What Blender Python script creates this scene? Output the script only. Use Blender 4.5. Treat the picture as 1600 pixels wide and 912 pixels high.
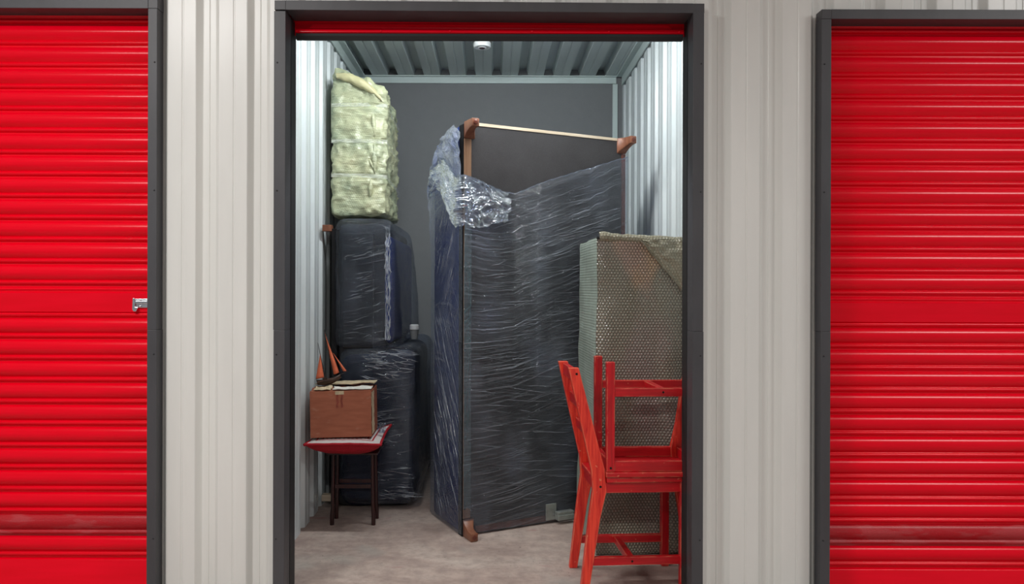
import bpy, bmesh, math, random
from mathutils import Vector, Matrix, noise
random.seed(7)
S = bpy.context.scene
COL = S.collection
for o in list(bpy.data.objects):
    bpy.data.objects.remove(o)

# ------------------------------------------------------------------ camera
F = 1160.0                 # focal length in pixels of the 1600 px frame
VPX, VPY = 768.0, 450.0    # where the optical axis meets the picture
H = 1.2416                 # eye height
ROLL = 0.0030
cam_d = bpy.data.cameras.new('camera')
cam = bpy.data.objects.new('camera', cam_d)
COL.objects.link(cam)
cam_d.sensor_width = 36.0
cam_d.lens = 36.0 * F / 1600.0
cam_d.shift_x = (800 - VPX) / 1600.0
cam_d.shift_y = -(456 - VPY) / 1600.0
cam_d.clip_start = 0.05
cam.matrix_world = Matrix.Translation((0, 0, H)) @ Matrix.Rotation(math.radians(90), 4, 'X') @ Matrix.Rotation(ROLL, 4, 'Z')
S.camera = cam

# ------------------------------------------------------------------ world, lights, exposure
w = bpy.data.worlds.new('world'); S.world = w
w.use_nodes = True
bgn = w.node_tree.nodes['Background']
bgn.inputs[0].default_value = (0.93, 0.97, 1.0, 1)
bgn.inputs[1].default_value = 0.27
S.view_settings.view_transform = 'Standard'
S.view_settings.look = 'None'
S.view_settings.exposure = 0.0
S.view_settings.gamma = 1.0
S.view_settings.use_curve_mapping = False

CORR_CEIL = 3.25
LAMPS = [(-1.95, 0.9, 1.3, 78), (3.75, 0.9, 1.3, 62), (0.2, -1.4, 1.3, 52)]   # x, y, length, watts
def area_light(x, y, ln, p):
    d = bpy.data.lights.new('tube_light', 'AREA')
    d.shape = 'RECTANGLE'; d.size = ln; d.size_y = 0.12; d.energy = p
    d.color = (1.0, 0.99, 0.97)
    o = bpy.data.objects.new('tube_light', d); COL.objects.link(o)
    o.location = (x, y, CORR_CEIL - 0.105)
    return o
LIGHT_OBJS = [area_light(*a) for a in LAMPS]
FILL_LAMP = (-0.01, 3.46, 2.772, 1.2, 21)      # added lamp above the door, brightening the inside of the unit
def fill_light(x, y, z, ln, p):
    d = bpy.data.lights.new('added_fill_light', 'AREA')
    d.shape = 'RECTANGLE'; d.size = ln; d.size_y = 0.06; d.energy = p
    d.color = (0.95, 0.985, 1.0)
    o = bpy.data.objects.new('added_fill_light', d); COL.objects.link(o)
    return o
FILL_LIGHT = fill_light(*FILL_LAMP)

# ------------------------------------------------------------------ helpers
def P(px, py, Y):
    dx, dy = px - VPX, py - VPY
    dx, dy = dx + ROLL * dy, dy - ROLL * dx
    return Vector((dx * Y / F, Y, H - dy * Y / F))

def tag(o, label=None, cat=None, group=None, kind=None):
    if label: o['label'] = label
    if cat: o['category'] = cat
    if group: o['group'] = group
    if kind: o['kind'] = kind
    return o

def empty(name, loc=(0, 0, 0), rz=0.0):
    o = bpy.data.objects.new(name, None); COL.objects.link(o)
    o.location = loc; o.rotation_euler = (0, 0, rz)
    o.empty_display_size = 0.1
    return o

def link(name, me, parent=None, loc=None):
    o = bpy.data.objects.new(name, me); COL.objects.link(o)
    if parent: o.parent = parent
    if loc: o.location = loc
    return o

class MB:
    """collects shapes of one mesh"""
    def __init__(s):
        s.v = []; s.f = []; s.uv = None
    def add(s, vs, fs):
        b = len(s.v)
        s.v += [tuple(v) for v in vs]
        s.f += [tuple(i + b for i in f) for f in fs]
        return s
    def box(s, a, b, m=None):
        x0, y0, z0 = a; x1, y1, z1 = b
        vs = [Vector(p) for p in ((x0,y0,z0),(x1,y0,z0),(x1,y1,z0),(x0,y1,z0),(x0,y0,z1),(x1,y0,z1),(x1,y1,z1),(x0,y1,z1))]
        if m is not None: vs = [m @ v for v in vs]
        return s.add(vs, [(0,3,2,1),(4,5,6,7),(0,1,5,4),(1,2,6,5),(2,3,7,6),(3,0,4,7)])
    def prism(s, poly, axis, a, b):
        """poly in the two other axes, pushed along axis from a to b"""
        n = len(poly)
        def mk(p, t):
            if axis == 'x': return (t, p[0], p[1])
            if axis == 'y': return (p[0], t, p[1])
            return (p[0], p[1], t)
        vs = [mk(p, a) for p in poly] + [mk(p, b) for p in poly]
        fs = [tuple(range(n - 1, -1, -1)), tuple(range(n, 2 * n))]
        fs += [(i, (i + 1) % n, n + (i + 1) % n, n + i) for i in range(n)]
        return s.add(vs, fs)
    def tube(s, pts, r, n=8, cap=True):
        pts = [Vector(p) for p in pts]
        rings = []
        up = Vector((0.13, 0.21, 0.97))
        for i, p in enumerate(pts):
            d = (pts[min(i + 1, len(pts) - 1)] - pts[max(i - 1, 0)]).normalized()
            a = d.cross(up)
            if a.length < 1e-3: a = d.cross(Vector((1, 0, 0)))
            a.normalize(); b = d.cross(a)
            rr = r[i] if isinstance(r, (list, tuple)) else r
            rings.append([p + (a * math.cos(t) + b * math.sin(t)) * rr for t in [2 * math.pi * k / n for k in range(n)]])
        vs = [v for rg in rings for v in rg]
        fs = []
        for i in range(len(pts) - 1):
            for k in range(n):
                fs.append((i * n + k, i * n + (k + 1) % n, (i + 1) * n + (k + 1) % n, (i + 1) * n + k))
        if cap:
            fs.append(tuple(range(n - 1, -1, -1)))
            fs.append(tuple((len(pts) - 1) * n + k for k in range(n)))
        return s.add(vs, fs)
    def lathe(s, prof, n=32, c=(0, 0, 0)):
        vs = []; fs = []
        for r, z in prof:
            for k in range(n):
                t = 2 * math.pi * k / n
                vs.append((c[0] + r * math.cos(t), c[1] + r * math.sin(t), c[2] + z))
        m = len(prof)
        for i in range(m - 1):
            for k in range(n):
                fs.append((i * n + k, i * n + (k + 1) % n, (i + 1) * n + (k + 1) % n, (i + 1) * n + k))
        fs.append(tuple(range(n - 1, -1, -1))); fs.append(tuple((m - 1) * n + k for k in range(n)))
        return s.add(vs, fs)
    def grid(s, fn, nu, nv, uvfn=None):
        b = len(s.v)
        vs = [fn(i / nu, j / nv) for j in range(nv + 1) for i in range(nu + 1)]
        fs = [(j * (nu + 1) + i, j * (nu + 1) + i + 1, (j + 1) * (nu + 1) + i + 1, (j + 1) * (nu + 1) + i) for j in range(nv) for i in range(nu)]
        s.add(vs, fs)
        if uvfn:
            if s.uv is None: s.uv = {}
            k = b
            for j in range(nv + 1):
                for i in range(nu + 1):
                    s.uv[k] = uvfn(i / nu, j / nv); k += 1
        return s
    def mesh(s, name, mat, smooth=0.0, bevel=0.0, seg=2, fix=True):
        me = bpy.data.meshes.new(name)
        me.from_pydata([tuple(v) for v in s.v], [], s.f)
        if s.uv:
            l = me.uv_layers.new(name='UVMap')
            for lp in me.loops:
                l.data[lp.index].uv = s.uv.get(lp.vertex_index, (0, 0))
        if fix or bevel > 0:
            bm = bmesh.new(); bm.from_mesh(me)
            if fix: bmesh.ops.recalc_face_normals(bm, faces=bm.faces)
            if bevel > 0:
                es = [e for e in bm.edges if len(e.link_faces) == 2 and e.calc_face_angle(0) > 0.5]
                bmesh.ops.bevel(bm, geom=es, offset=bevel, segments=seg, affect='EDGES', profile=0.5, clamp_overlap=True)
            bm.to_mesh(me); bm.free()
        if smooth > 0:
            me.polygons.foreach_set('use_smooth', [True] * len(me.polygons))
            me.set_sharp_from_angle(angle=math.radians(smooth))
        me.materials.append(mat)
        me.update()
        return me
    def build(s, name, mat, parent=None, loc=None, **k):
        return link(name, s.mesh(name, mat, **k), parent, loc)

def fbm(p, oct=4, h=0.9):
    return noise.fractal(Vector(p), h, 2.1, oct)

def rounded_block(mb, size, r, res, disp=None, taper=None, uvscale=1.0, faces='xXyYzZ'):
    """a soft box standing on z=0, centred in x and y, with a grid on each face.
       disp(p, n) gives an outward push; uv in metres per face."""
    sx, sy, sz = size
    c = Vector((0, 0, sz / 2)); h = Vector((sx / 2, sy / 2, sz / 2))
    if mb.uv is None: mb.uv = {}
    def place(p):
        q = p - c
        inner = Vector([max(-(h[i] - r), min(h[i] - r, q[i])) for i in range(3)])
        d = q - inner
        if d.length > 1e-9:
            n = d.normalized(); q = inner + n * r
        else:
            n = q.normalized()
        p2 = q + c
        if taper: p2 = taper(p2)
        if disp: p2 = p2 + n * disp(p2, n)
        return p2
    for fc in faces:
        ax = 'xyz'.index(fc.lower()); sg = 1 if fc.isupper() else -1
        a, b = [(1, 2), (0, 2), (0, 1)][ax]
        na = max(2, int((2 * h[a]) / res)); nb = max(2, int((2 * h[b]) / res))
        def fn(u, v, ax=ax, sg=sg, a=a, b=b):
            p = Vector(c); p[ax] += sg * h[ax]; p[a] += (2 * u - 1) * h[a]; p[b] += (2 * v - 1) * h[b]
            return place(p)
        off = 'xXyYzZ'.index(fc) * 1.37
        def uf(u, v, a=a, b=b, off=off):
            return ((u * 2 * h[a]) * uvscale + off, (v * 2 * h[b]) * uvscale)
        mb.grid(fn, na, nb, uf)
    return mb

def weld(me, d=1e-5):
    bm = bmesh.new(); bm.from_mesh(me)
    bmesh.ops.remove_doubles(bm, verts=bm.verts, dist=d)
    bmesh.ops.recalc_face_normals(bm, faces=bm.faces)
    bm.to_mesh(me); bm.free(); me.update()

# ------------------------------------------------------------------ materials
class NT:
    def __init__(s, name):
        s.m = bpy.data.materials.new(name); s.m.use_nodes = True
        s.t = s.m.node_tree; s.n = s.t.nodes; s.l = s.t.links
        s.b = s.n['Principled BSDF']; s.out = s.n['Material Output']
    def node(s, ty, **k):
        n = s.n.new(ty)
        for a, v in k.items():
            if isinstance(a, str) and a.startswith('i_'): n.inputs[int(a[2:])].default_value = v
            else: setattr(n, a, v)
        return n
    def put(s, a, sock):
        if a is None: return
        if hasattr(a, 'is_output'): s.l.new(a, sock)
        else: sock.default_value = a
    def math(s, op, a, b=None, c=None, clamp=False):
        n = s.node('ShaderNodeMath', operation=op); n.use_clamp = clamp
        s.put(a, n.inputs[0]); s.put(b, n.inputs[1]); s.put(c, n.inputs[2])
        return n.outputs[0]
    def coord(s, kind='Object'):
        return s.node('ShaderNodeTexCoord').outputs[kind]
    def mapping(s, vec, loc=(0,0,0), rot=(0,0,0), scale=(1,1,1)):
        n = s.node('ShaderNodeMapping'); s.l.new(vec, n.inputs[0])
        n.inputs[1].default_value = loc; n.inputs[2].default_value = rot; n.inputs[3].default_value = scale
        return n.outputs[0]
    def noise(s, vec, scale=5, detail=4, rough=0.55, dist=0.0):
        n = s.node('ShaderNodeTexNoise'); s.l.new(vec, n.inputs['Vector'])
        n.inputs['Scale'].default_value = scale; n.inputs['Detail'].default_value = detail
        n.inputs['Roughness'].default_value = rough; n.inputs['Distortion'].default_value = dist
        return n.outputs[0]
    def ramp(s, fac, stops, interp='LINEAR'):
        n = s.node('ShaderNodeValToRGB'); n.color_ramp.interpolation = interp
        e = n.color_ramp.elements
        while len(e) < len(stops): e.new(0.5)
        for el, (p, c) in zip(e, stops):
            el.position = p
            el.color = (c, c, c, 1) if isinstance(c, (int, float)) else (*c[:3], 1)
        s.l.new(fac, n.inputs[0])
        return n.outputs[0]
    def mix(s, fac, a, b, mode='MIX'):
        n = s.node('ShaderNodeMix', data_type='RGBA', blend_type=mode)
        s.put(fac, n.inputs[0])
        for v, i in ((a, 6), (b, 7)):
            if hasattr(v, 'is_output'): s.l.new(v, n.inputs[i])
            else: n.inputs[i].default_value = (*v[:3], 1)
        return n.outputs[2]
    def bump(s, h, strength=0.3, dist=0.01, normal=None):
        n = s.node('ShaderNodeBump'); s.l.new(h, n.inputs['Height'])
        n.inputs['Strength'].default_value = strength; n.inputs['Distance'].default_value = dist
        if normal: s.l.new(normal, n.inputs['Normal'])
        return n.outputs[0]
    def set(s, base=None, rough=None, metal=None, normal=None, spec=None, coat=None, trans=None, coat_rough=None, sheen=None):
        for v, k in ((base, 'Base Color'), (rough, 'Roughness'), (metal, 'Metallic'), (normal, 'Normal'), (spec, 'Specular IOR Level'),
                     (coat, 'Coat Weight'), (trans, 'Transmission Weight'), (coat_rough, 'Coat Roughness'), (sheen, 'Sheen Weight')):
            if v is None: continue
            if hasattr(v, 'is_output'): s.l.new(v, s.b.inputs[k])
            elif k == 'Base Color': s.b.inputs[k].default_value = (*v[:3], 1)
            else: s.b.inputs[k].default_value = v
        return s.m

def srgb(r, g, b):
    f = lambda c: (c / 255 / 12.92) if c / 255 <= 0.04045 else ((c / 255 + 0.055) / 1.055) ** 2.4
    return (f(r), f(g), f(b))

M = {}
def simple(key, col, rough=0.5, metal=0.0, var=0.12, scale=6, bump=0.0, spec=0.5, coat=0.0, bscale=80, stretch=(1,1,1)):
    t = NT(key)
    v = t.mapping(t.coord(), scale=stretch)
    nz = t.noise(v, scale, 5)
    c2 = tuple(x * (1 - var) for x in col); c1 = tuple(min(1, x * (1 + var)) for x in col)
    base = t.ramp(nz, [(0.3, c2), (0.7, c1)])
    nrm = t.bump(t.noise(v, bscale, 3), bump, 0.003) if bump else None
    M[key] = t.set(base=base, rough=rough, metal=metal, normal=nrm, spec=spec, coat=coat)
    return M[key]

simple('cladding', (0.76, 0.765, 0.73), rough=0.33, var=0.05, scale=2.5, stretch=(3, 3, .4))
simple('lining', (0.60, 0.65, 0.655), rough=0.32, var=0.05, scale=2.5, stretch=(3, 3, .4))
simple('deck', (0.55, 0.62, 0.61), rough=0.45, var=0.08, scale=3, stretch=(2, .4, 2))
simple('trim_green', (0.50, 0.585, 0.57), rough=0.4, var=0.05)
simple('frame_dark', (0.062, 0.062, 0.068), rough=0.48, var=0.10, scale=12, stretch=(1, 1, .3))
simple('rubber', (0.012, 0.012, 0.013), rough=0.6)
simple('chrome', (0.72, 0.72, 0.75), rough=0.22, metal=1.0, var=0.1, scale=40)
simple('bolt', (0.015, 0.012, 0.012), rough=0.4, metal=0.5)
simple('white_plastic', (0.78, 0.80, 0.80), rough=0.35, var=0.03)
simple('grey_plastic', (0.25, 0.26, 0.26), rough=0.4, var=0.1)
simple('dark_lens', (0.06, 0.012, 0.018), rough=0.25)
simple('zinc', (0.33, 0.35, 0.33), rough=0.4, metal=0.6, var=0.2, scale=30)
simple('corridor_white', (0.75, 0.75, 0.74), rough=0.7, var=0.03)

# red enamelled steel
t = NT('shutter_red')
v = t.mapping(t.coord(), scale=(0.6, 2, 6))
base = t.ramp(t.noise(v, 3, 4), [(0.3, (0.78, 0.0, 0.010)), (0.7, (0.88, 0.0005, 0.017))])
M['shutter_red'] = t.set(base=base, rough=0.22, spec=0.24)
t = NT('shutter_dotted')          # the slat with rows of fine perforations and scuffs
v = t.coord()
vv = t.mapping(v, scale=(1, 0, 1))
vo = t.node('ShaderNodeTexVoronoi'); vo.inputs['Scale'].default_value = 210; vo.inputs['Randomness'].default_value = 0.0
t.l.new(vv, vo.inputs['Vector'])
dots = t.ramp(vo.outputs['Distance'], [(0.25, 0.0), (0.40, 1.0)])
sc = t.ramp(t.noise(t.mapping(v, scale=(2.2, 1, 9), rot=(0, .5, 0)), 2.2, 3), [(0.50, 0.0), (0.56, 1.0)])
pale = t.mix(sc, (0.55, 0.002, 0.012), (0.56, 0.05, 0.06))
base = t.mix(dots, (0.30, 0.001, 0.006), pale)
M['shutter_dotted'] = t.set(base=base, rough=0.35, normal=t.bump(dots, 0.4, 0.002))

# plastered back wall
t = NT('plaster')
v = t.coord()
n1 = t.noise(v, 1.3, 5); n2 = t.noise(v, 14, 6, 0.65)
base = t.mix(n2, (0.150, 0.157, 0.164), (0.185, 0.192, 0.198))
base = t.mix(t.ramp(n1, [(0.35, 0.0), (0.7, 0.5)]), base, (0.17, 0.178, 0.18))
M['plaster'] = t.set(base=base, rough=0.8, normal=t.bump(n2, 0.25, 0.01))

# dusty concrete
t = NT('concrete')
v = t.coord()
a = t.noise(t.mapping(v, scale=(1, 2.2, 1)), 2.1, 6, 0.62, 0.4)
b = t.noise(v, 17, 6, 0.7)
base = t.ramp(a, [(0.28, (0.30, 0.222, 0.190)), (0.5, (0.47, 0.368, 0.318)), (0.72, (0.56, 0.475, 0.415))])
base = t.mix(t.ramp(b, [(0.35, 0.55), (0.62, 0.0)]), base, (0.22, 0.17, 0.15))
st = t.ramp(t.noise(t.mapping(v, loc=(3, 1, 0)), 1.7, 2), [(0.60, 0.0), (0.68, 0.6)])
base = t.mix(st, base, (0.36, 0.36, 0.33))
red = t.ramp(t.noise(t.mapping(v, loc=(7.3, 2, 0), scale=(1, 1.8, 1)), 4.2, 2), [(0.66, 0.0), (0.74, 0.55)])
base = t.mix(red, base, (0.34, 0.14, 0.14))
pit = t.ramp(t.noise(v, 60, 2), [(0.24, 1.0), (0.31, 0.0)])
base = t.mix(pit, base, (0.10, 0.08, 0.07))
M['concrete'] = t.set(base=base, rough=0.62, normal=t.bump(b, 0.25, 0.006))

def wood(key, c1, c2, rough=0.4, axis=(14, 14, 1.0), wear=None, coat=0.0):
    t = NT(key)
    v = t.mapping(t.coord(), scale=axis)
    g = t.noise(v, 3.2, 4, 0.6, 0.9)
    base = t.ramp(g, [(0.32, c1), (0.62, c2)])
    if wear:
        bv = t.node('ShaderNodeBevel'); bv.samples = 4; bv.inputs['Radius'].default_value = 0.006
        ge = t.node('ShaderNodeNewGeometry')
        d = t.node('ShaderNodeVectorMath', operation='DOT_PRODUCT')
        t.l.new(bv.outputs[0], d.inputs[0]); t.l.new(ge.outputs['Normal'], d.inputs[1])
        e = t.math('SUBTRACT', 1.0, d.outputs['Value'])
        e = t.math('MULTIPLY', e, t.ramp(t.noise(t.coord(), 16, 4), [(0.42, 0.0), (0.6, 9.0)]), clamp=True)
        base = t.mix(e, base, wear)
        sp = t.ramp(t.noise(t.coord(), 55, 3), [(0.68, 0.0), (0.73, 0.6)])
        base = t.mix(sp, base, wear)
    M[key] = t.set(base=base, rough=rough, normal=t.bump(g, 0.12, 0.002), coat=coat)
wood('red_paint', (0.36, 0.003, 0.007), (0.56, 0.006, 0.012), rough=0.38, wear=(0.72, 0.24, 0.13))
wood('red_paint_rail', (0.38, 0.003, 0.007), (0.58, 0.007, 0.012), rough=0.38, axis=(1.0, 14, 14), wear=(0.72, 0.24, 0.13))
wood('red_paint_grain', (0.52, 0.006, 0.008), (0.86, 0.060, 0.030), rough=0.36, axis=(26, 26, 1.6), wear=(0.80, 0.30, 0.16))
wood('mahogany', (0.016, 0.004, 0.004), (0.045, 0.010, 0.009), rough=0.3)
wood('foot_wood', (0.15, 0.050, 0.026), (0.24, 0.095, 0.052), rough=0.35, axis=(10, 10, 3))
wood('foot_wood_dark', (0.09, 0.020, 0.012), (0.16, 0.042, 0.025), rough=0.3, axis=(10, 10, 3))
wood('rail_wood', (0.16, 0.080, 0.042), (0.25, 0.145, 0.085), rough=0.4, axis=(18, 18, 1))
wood('pale_wood', (0.50, 0.40, 0.28), (0.66, 0.55, 0.42), rough=0.5, axis=(1, 18, 18))
wood('ship_hull', (0.020, 0.010, 0.007), (0.055, 0.024, 0.014), rough=0.35, axis=(3, 14, 14))
simple('sail', (0.60, 0.13, 0.055), rough=0.7, var=0.3, scale=18, bump=0.2)
simple('rig', (0.018, 0.013, 0.012), rough=0.5)

def cloth(key, c1, c2, scale=420):
    t = NT(key)
    v = t.coord()
    n = t.noise(v, scale, 2); n2 = t.noise(v, 7, 4)
    base = t.mix(n, c1, c2)
    base = t.mix(t.ramp(n2, [(0.3, 0.0), (0.75, 0.35)]), base, tuple(x * 0.6 for x in c1))
    M[key] = t.set(base=base, rough=0.85, normal=t.bump(n, 0.35, 0.002), spec=0.25)
cloth('navy_fabric', (0.012, 0.028, 0.135), (0.022, 0.050, 0.220))
cloth('charcoal_fabric', (0.030, 0.031, 0.034), (0.052, 0.053, 0.057))
cloth('dark_navy', (0.008, 0.011, 0.026), (0.016, 0.022, 0.050))
cloth('cambric', (0.036, 0.034, 0.035), (0.068, 0.065, 0.067), 300)
cloth('black_cloth', (0.006, 0.006, 0.007), (0.012, 0.012, 0.013))

def film(key, rot, dens=0.10, tint=(0.80, 0.86, 0.97), streak=0.55, sc=1.0, haze=0.25, col=(0.50, 0.55, 0.63), pos=0.56, wobble=0.05, gloss=1.0, blue=0.0, tophaze=0.0):
    """clear stretch film: see-through, with whitish creases where it is drawn tight"""
    t = NT(key)
    uv = t.node('ShaderNodeUVMap'); uv.uv_map = 'UVMap'
    u = uv.outputs[0]
    wob = t.noise(t.mapping(u, scale=(1.2, 1.2, 1)), 1.6, 2)
    off = t.node('ShaderNodeVectorMath', operation='SCALE'); off.inputs['Scale'].default_value = wobble
    cmb = t.node('ShaderNodeCombineXYZ'); t.l.new(wob, cmb.inputs[1])
    t.l.new(cmb.outputs[0], off.inputs[0])
    ad = t.node('ShaderNodeVectorMath', operation='ADD'); t.l.new(u, ad.inputs[0]); t.l.new(off.outputs[0], ad.inputs[1])
    uw = ad.outputs[0]
    lines = None; hs = None
    for k, (r, sx, sy, p) in enumerate(((rot, 1.5, 120, pos), (rot * 0.45 + 0.06, 1.2, 70, pos + .02), (-rot * 0.5 - 0.05, 2.2, 150, pos + .04))):
        m = t.mapping(t.mapping(uw, rot=(0, 0, -r)), loc=(k * 3.1, k * 1.7, 0), scale=(sx * sc, sy * sc, 1))
        n = t.noise(m, 1.0, 2.5, 0.6)
        ln = t.ramp(n, [(p, 0.0), (p + 0.13, 1.0)])
        zone = t.ramp(t.noise(t.mapping(u, loc=(k * 5.2, 2, 0)), 2.6 * sc, 3), [(0.40, 0.12), (0.64, 1.0)])
        ln = t.math('MULTIPLY', ln, zone)
        lines = ln if lines is None else t.math('MAXIMUM', lines, ln)
        hs = n if hs is None else t.math('ADD', hs, n)
    hz = t.ramp(t.noise(t.mapping(u, scale=(1, .55, 1)), 3.3, 4, 0.6), [(0.42, 0.0), (0.72, haze)])
    fac = t.math('ADD', t.math('ADD', t.math('MULTIPLY', lines, streak), hz), dens, clamp=True)
    if tophaze:     # bunched layers towards the upper end
        sy_ = t.node('ShaderNodeSeparateXYZ'); t.l.new(u, sy_.inputs[0])
        fac = t.math('ADD', fac, t.math('MULTIPLY', t.math('MULTIPLY', t.math('SUBTRACT', sy_.outputs[1], 1.45), 3.5, clamp=True), tophaze), clamp=True)
    lw = t.node('ShaderNodeLayerWeight'); lw.inputs[0].default_value = 0.35
    fac = t.math('ADD', fac, t.math('MULTIPLY', lw.outputs['Facing'], 0.12), clamp=True)
    big = t.noise(t.mapping(u, rot=(0, 0, -rot), scale=(5, 16, 1)), 1.6, 3)
    hh = t.math('ADD', hs, t.math('MULTIPLY', big, 1.5))
    nr = t.bump(hh, 0.75, 0.012)
    pr = t.b
    t.set(base=col, rough=0.17, spec=0.7, normal=nr)
    tr = t.node('ShaderNodeBsdfTransparent'); tr.inputs[0].default_value = (*tint, 1)
    if blue:        # layers of bluish film here and there
        bz = t.ramp(t.noise(t.mapping(u, loc=(1.3, .4, 0), scale=(1.5, .8, 1)), 2.4, 3), [(0.48, 0.0), (0.70, blue)])
        t.l.new(t.mix(bz, col, (0.06, 0.10, 0.30)), pr.inputs['Base Color'])
        nfac = t.math('ADD', fac, t.math('MULTIPLY', bz, .35), clamp=True); fac = nfac
    gl = t.node('ShaderNodeBsdfGlossy'); gl.inputs['Roughness'].default_value = 0.10
    gl.inputs['Color'].default_value = (1, 1, 1, 1); t.l.new(nr, gl.inputs['Normal'])
    fr = t.node('ShaderNodeFresnel'); fr.inputs[0].default_value = 1.42; t.l.new(nr, fr.inputs['Normal'])
    mx = t.node('ShaderNodeMixShader'); t.l.new(fac, mx.inputs[0]); t.l.new(tr.outputs[0], mx.inputs[1]); t.l.new(pr.outputs[0], mx.inputs[2])
    m2 = t.node('ShaderNodeMixShader'); t.l.new(t.math('MULTIPLY', fr.outputs[0], gloss, clamp=True), m2.inputs[0])
    t.l.new(mx.outputs[0], m2.inputs[1]); t.l.new(gl.outputs[0], m2.inputs[2])
    t.l.new(m2.outputs[0], t.out.inputs[0])
    M[key] = t.m
film('film_under', 0.20, dens=0.03, streak=0.42, haze=0.09, tint=(0.88, 0.91, 0.98), blue=0.45, gloss=0.8)
film('film_side', -0.85, dens=0.012, streak=0.38, haze=0.04, sc=1.1, blue=0.7, gloss=0.8, tophaze=0.42)
film('film_left', 0.16, dens=0.012, streak=0.50, haze=0.04, sc=0.9, pos=0.60, blue=0.4, gloss=0.7, col=(0.40, 0.44, 0.52))
film('film_bunch', -0.6, dens=0.05, streak=0.35, haze=0.12, sc=1.0, pos=0.54, gloss=0.75, wobble=0.2)
film('film_seam', 1.5, dens=0.52, streak=0.25, haze=0.2, col=(0.13, 0.245, 0.255), sc=1.0, gloss=.6)
t = NT('film_crest')       # the drawn-out crests of the film
t.set(base=(0.62, 0.67, 0.74), rough=0.12, spec=0.9)
tr = t.node('ShaderNodeBsdfTransparent')
mx = t.node('ShaderNodeMixShader'); t.l.new(t.ramp(t.noise(t.coord(), 14, 2), [(0.35, 0.04), (0.68, 0.50)]), mx.inputs[0])
t.l.new(tr.outputs[0], mx.inputs[1]); t.l.new(t.b.outputs[0], mx.inputs[2]); t.l.new(mx.outputs[0], t.out.inputs[0])
M['film_crest'] = t.m

def hexbubbles(t, pitch):
    uv = t.node('ShaderNodeUVMap'); uv.uv_map = 'UVMap'
    sp = t.node('ShaderNodeSeparateXYZ'); t.l.new(uv.outputs[0], sp.inputs[0])
    R3 = math.sqrt(3)
    def lat(o):
        cx = t.math('SUBTRACT', t.math('FRACT', t.math('ADD', t.math('MULTIPLY', sp.outputs[0], 1 / pitch), o)), 0.5)
        cy = t.math('MULTIPLY', t.math('SUBTRACT', t.math('FRACT', t.math('ADD', t.math('MULTIPLY', sp.outputs[1], 1 / (pitch * R3)), o)), 0.5), R3)
        return t.math('ADD', t.math('MULTIPLY', cx, cx), t.math('MULTIPLY', cy, cy))
    d2 = t.math('MINIMUM', lat(0.0), lat(0.5))
    h = t.math('SUBTRACT', 1.0, t.math('MULTIPLY', d2, 5.2), clamp=True)
    return uv.outputs[0], t.math('POWER', h, 0.5)

# bubble wrap over a cabinet: what lies under it shows through as colour, with painted pinkish highlights and shade
t = NT('bubble_wrap')
uvv, hb = hexbubbles(t, 0.0150)
ob = t.coord()
n1 = t.noise(ob, 2.2, 4)
c = t.ramp(n1, [(0.3, (0.30, 0.28, 0.205)), (0.7, (0.43, 0.40, 0.31))])
sp = t.node('ShaderNodeSeparateXYZ'); t.l.new(ob, sp.inputs[0])
# brown board lying in the upper middle, its lower edge a blunt V
wob = t.math('MULTIPLY', t.math('SUBTRACT', t.noise(ob, 7, 3), 0.5), 0.15)
vv = t.math('ADD', t.math('MULTIPLY', t.math('MAXIMUM', t.math('ABSOLUTE', t.math('SUBTRACT', sp.outputs[0], 0.0)), 0.03), 2.1), 1.138)
bd = t.math('MULTIPLY', t.math('SUBTRACT', t.math('ADD', sp.outputs[2], wob), vv), 11.0, clamp=True)
c = t.mix(t.math('MULTIPLY', bd, 0.85), c, (0.60, 0.40, 0.24))
pk = t.ramp(t.noise(t.mapping(ob, loc=(2.6, 0, 1), scale=(2.2, 1, 0.8)), 2.2, 2), [(0.50, 0.0), (0.66, 0.5)])  # mask for pinkish highlights painted into the wrap colour
c = t.mix(pk, c, (0.40, 0.29, 0.29))
c = t.mix(t.math('MULTIPLY', t.math('SUBTRACT', 1.0, hb), 0.6), c, (0.10, 0.09, 0.07))  # shade in the gaps between bubbles, put into the colour
ng = t.node('ShaderNodeNewGeometry')
M['bubble_wrap'] = t.set(base=c, rough=0.16, spec=0.9, normal=t.bump(hb, 1.0, 0.006))
t = NT('bubble_wrap_side')
uvv, hb = hexbubbles(t, 0.0150)
ob = t.coord()
c = t.ramp(t.noise(ob, 3, 4), [(0.3, (0.31, 0.37, 0.315)), (0.7, (0.44, 0.50, 0.43))])
c = t.mix(t.math('MULTIPLY', t.math('SUBTRACT', 1.0, hb), 0.35), c, (0.18, 0.22, 0.18))  # bubble edges darkened in the colour as painted shade
M['bubble_wrap_side'] = t.set(base=c, rough=0.28, spec=0.7, normal=t.bump(hb, 0.6, 0.003))
t = NT('bubble_wrap_fold')
uvv, hb = hexbubbles(t, 0.0150)
ob = t.coord()
c = t.ramp(t.noise(ob, 5, 4), [(0.3, (0.27, 0.25, 0.175)), (0.7, (0.40, 0.365, 0.26))])
c = t.mix(t.math('MULTIPLY', t.math('SUBTRACT', 1.0, hb), 0.4), c, (0.16, 0.14, 0.09))  # painted shade round each bubble of the fold
M['bubble_wrap_fold'] = t.set(base=c, rough=0.26, spec=0.7, normal=t.bump(hb, 0.7, 0.0035))
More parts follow.
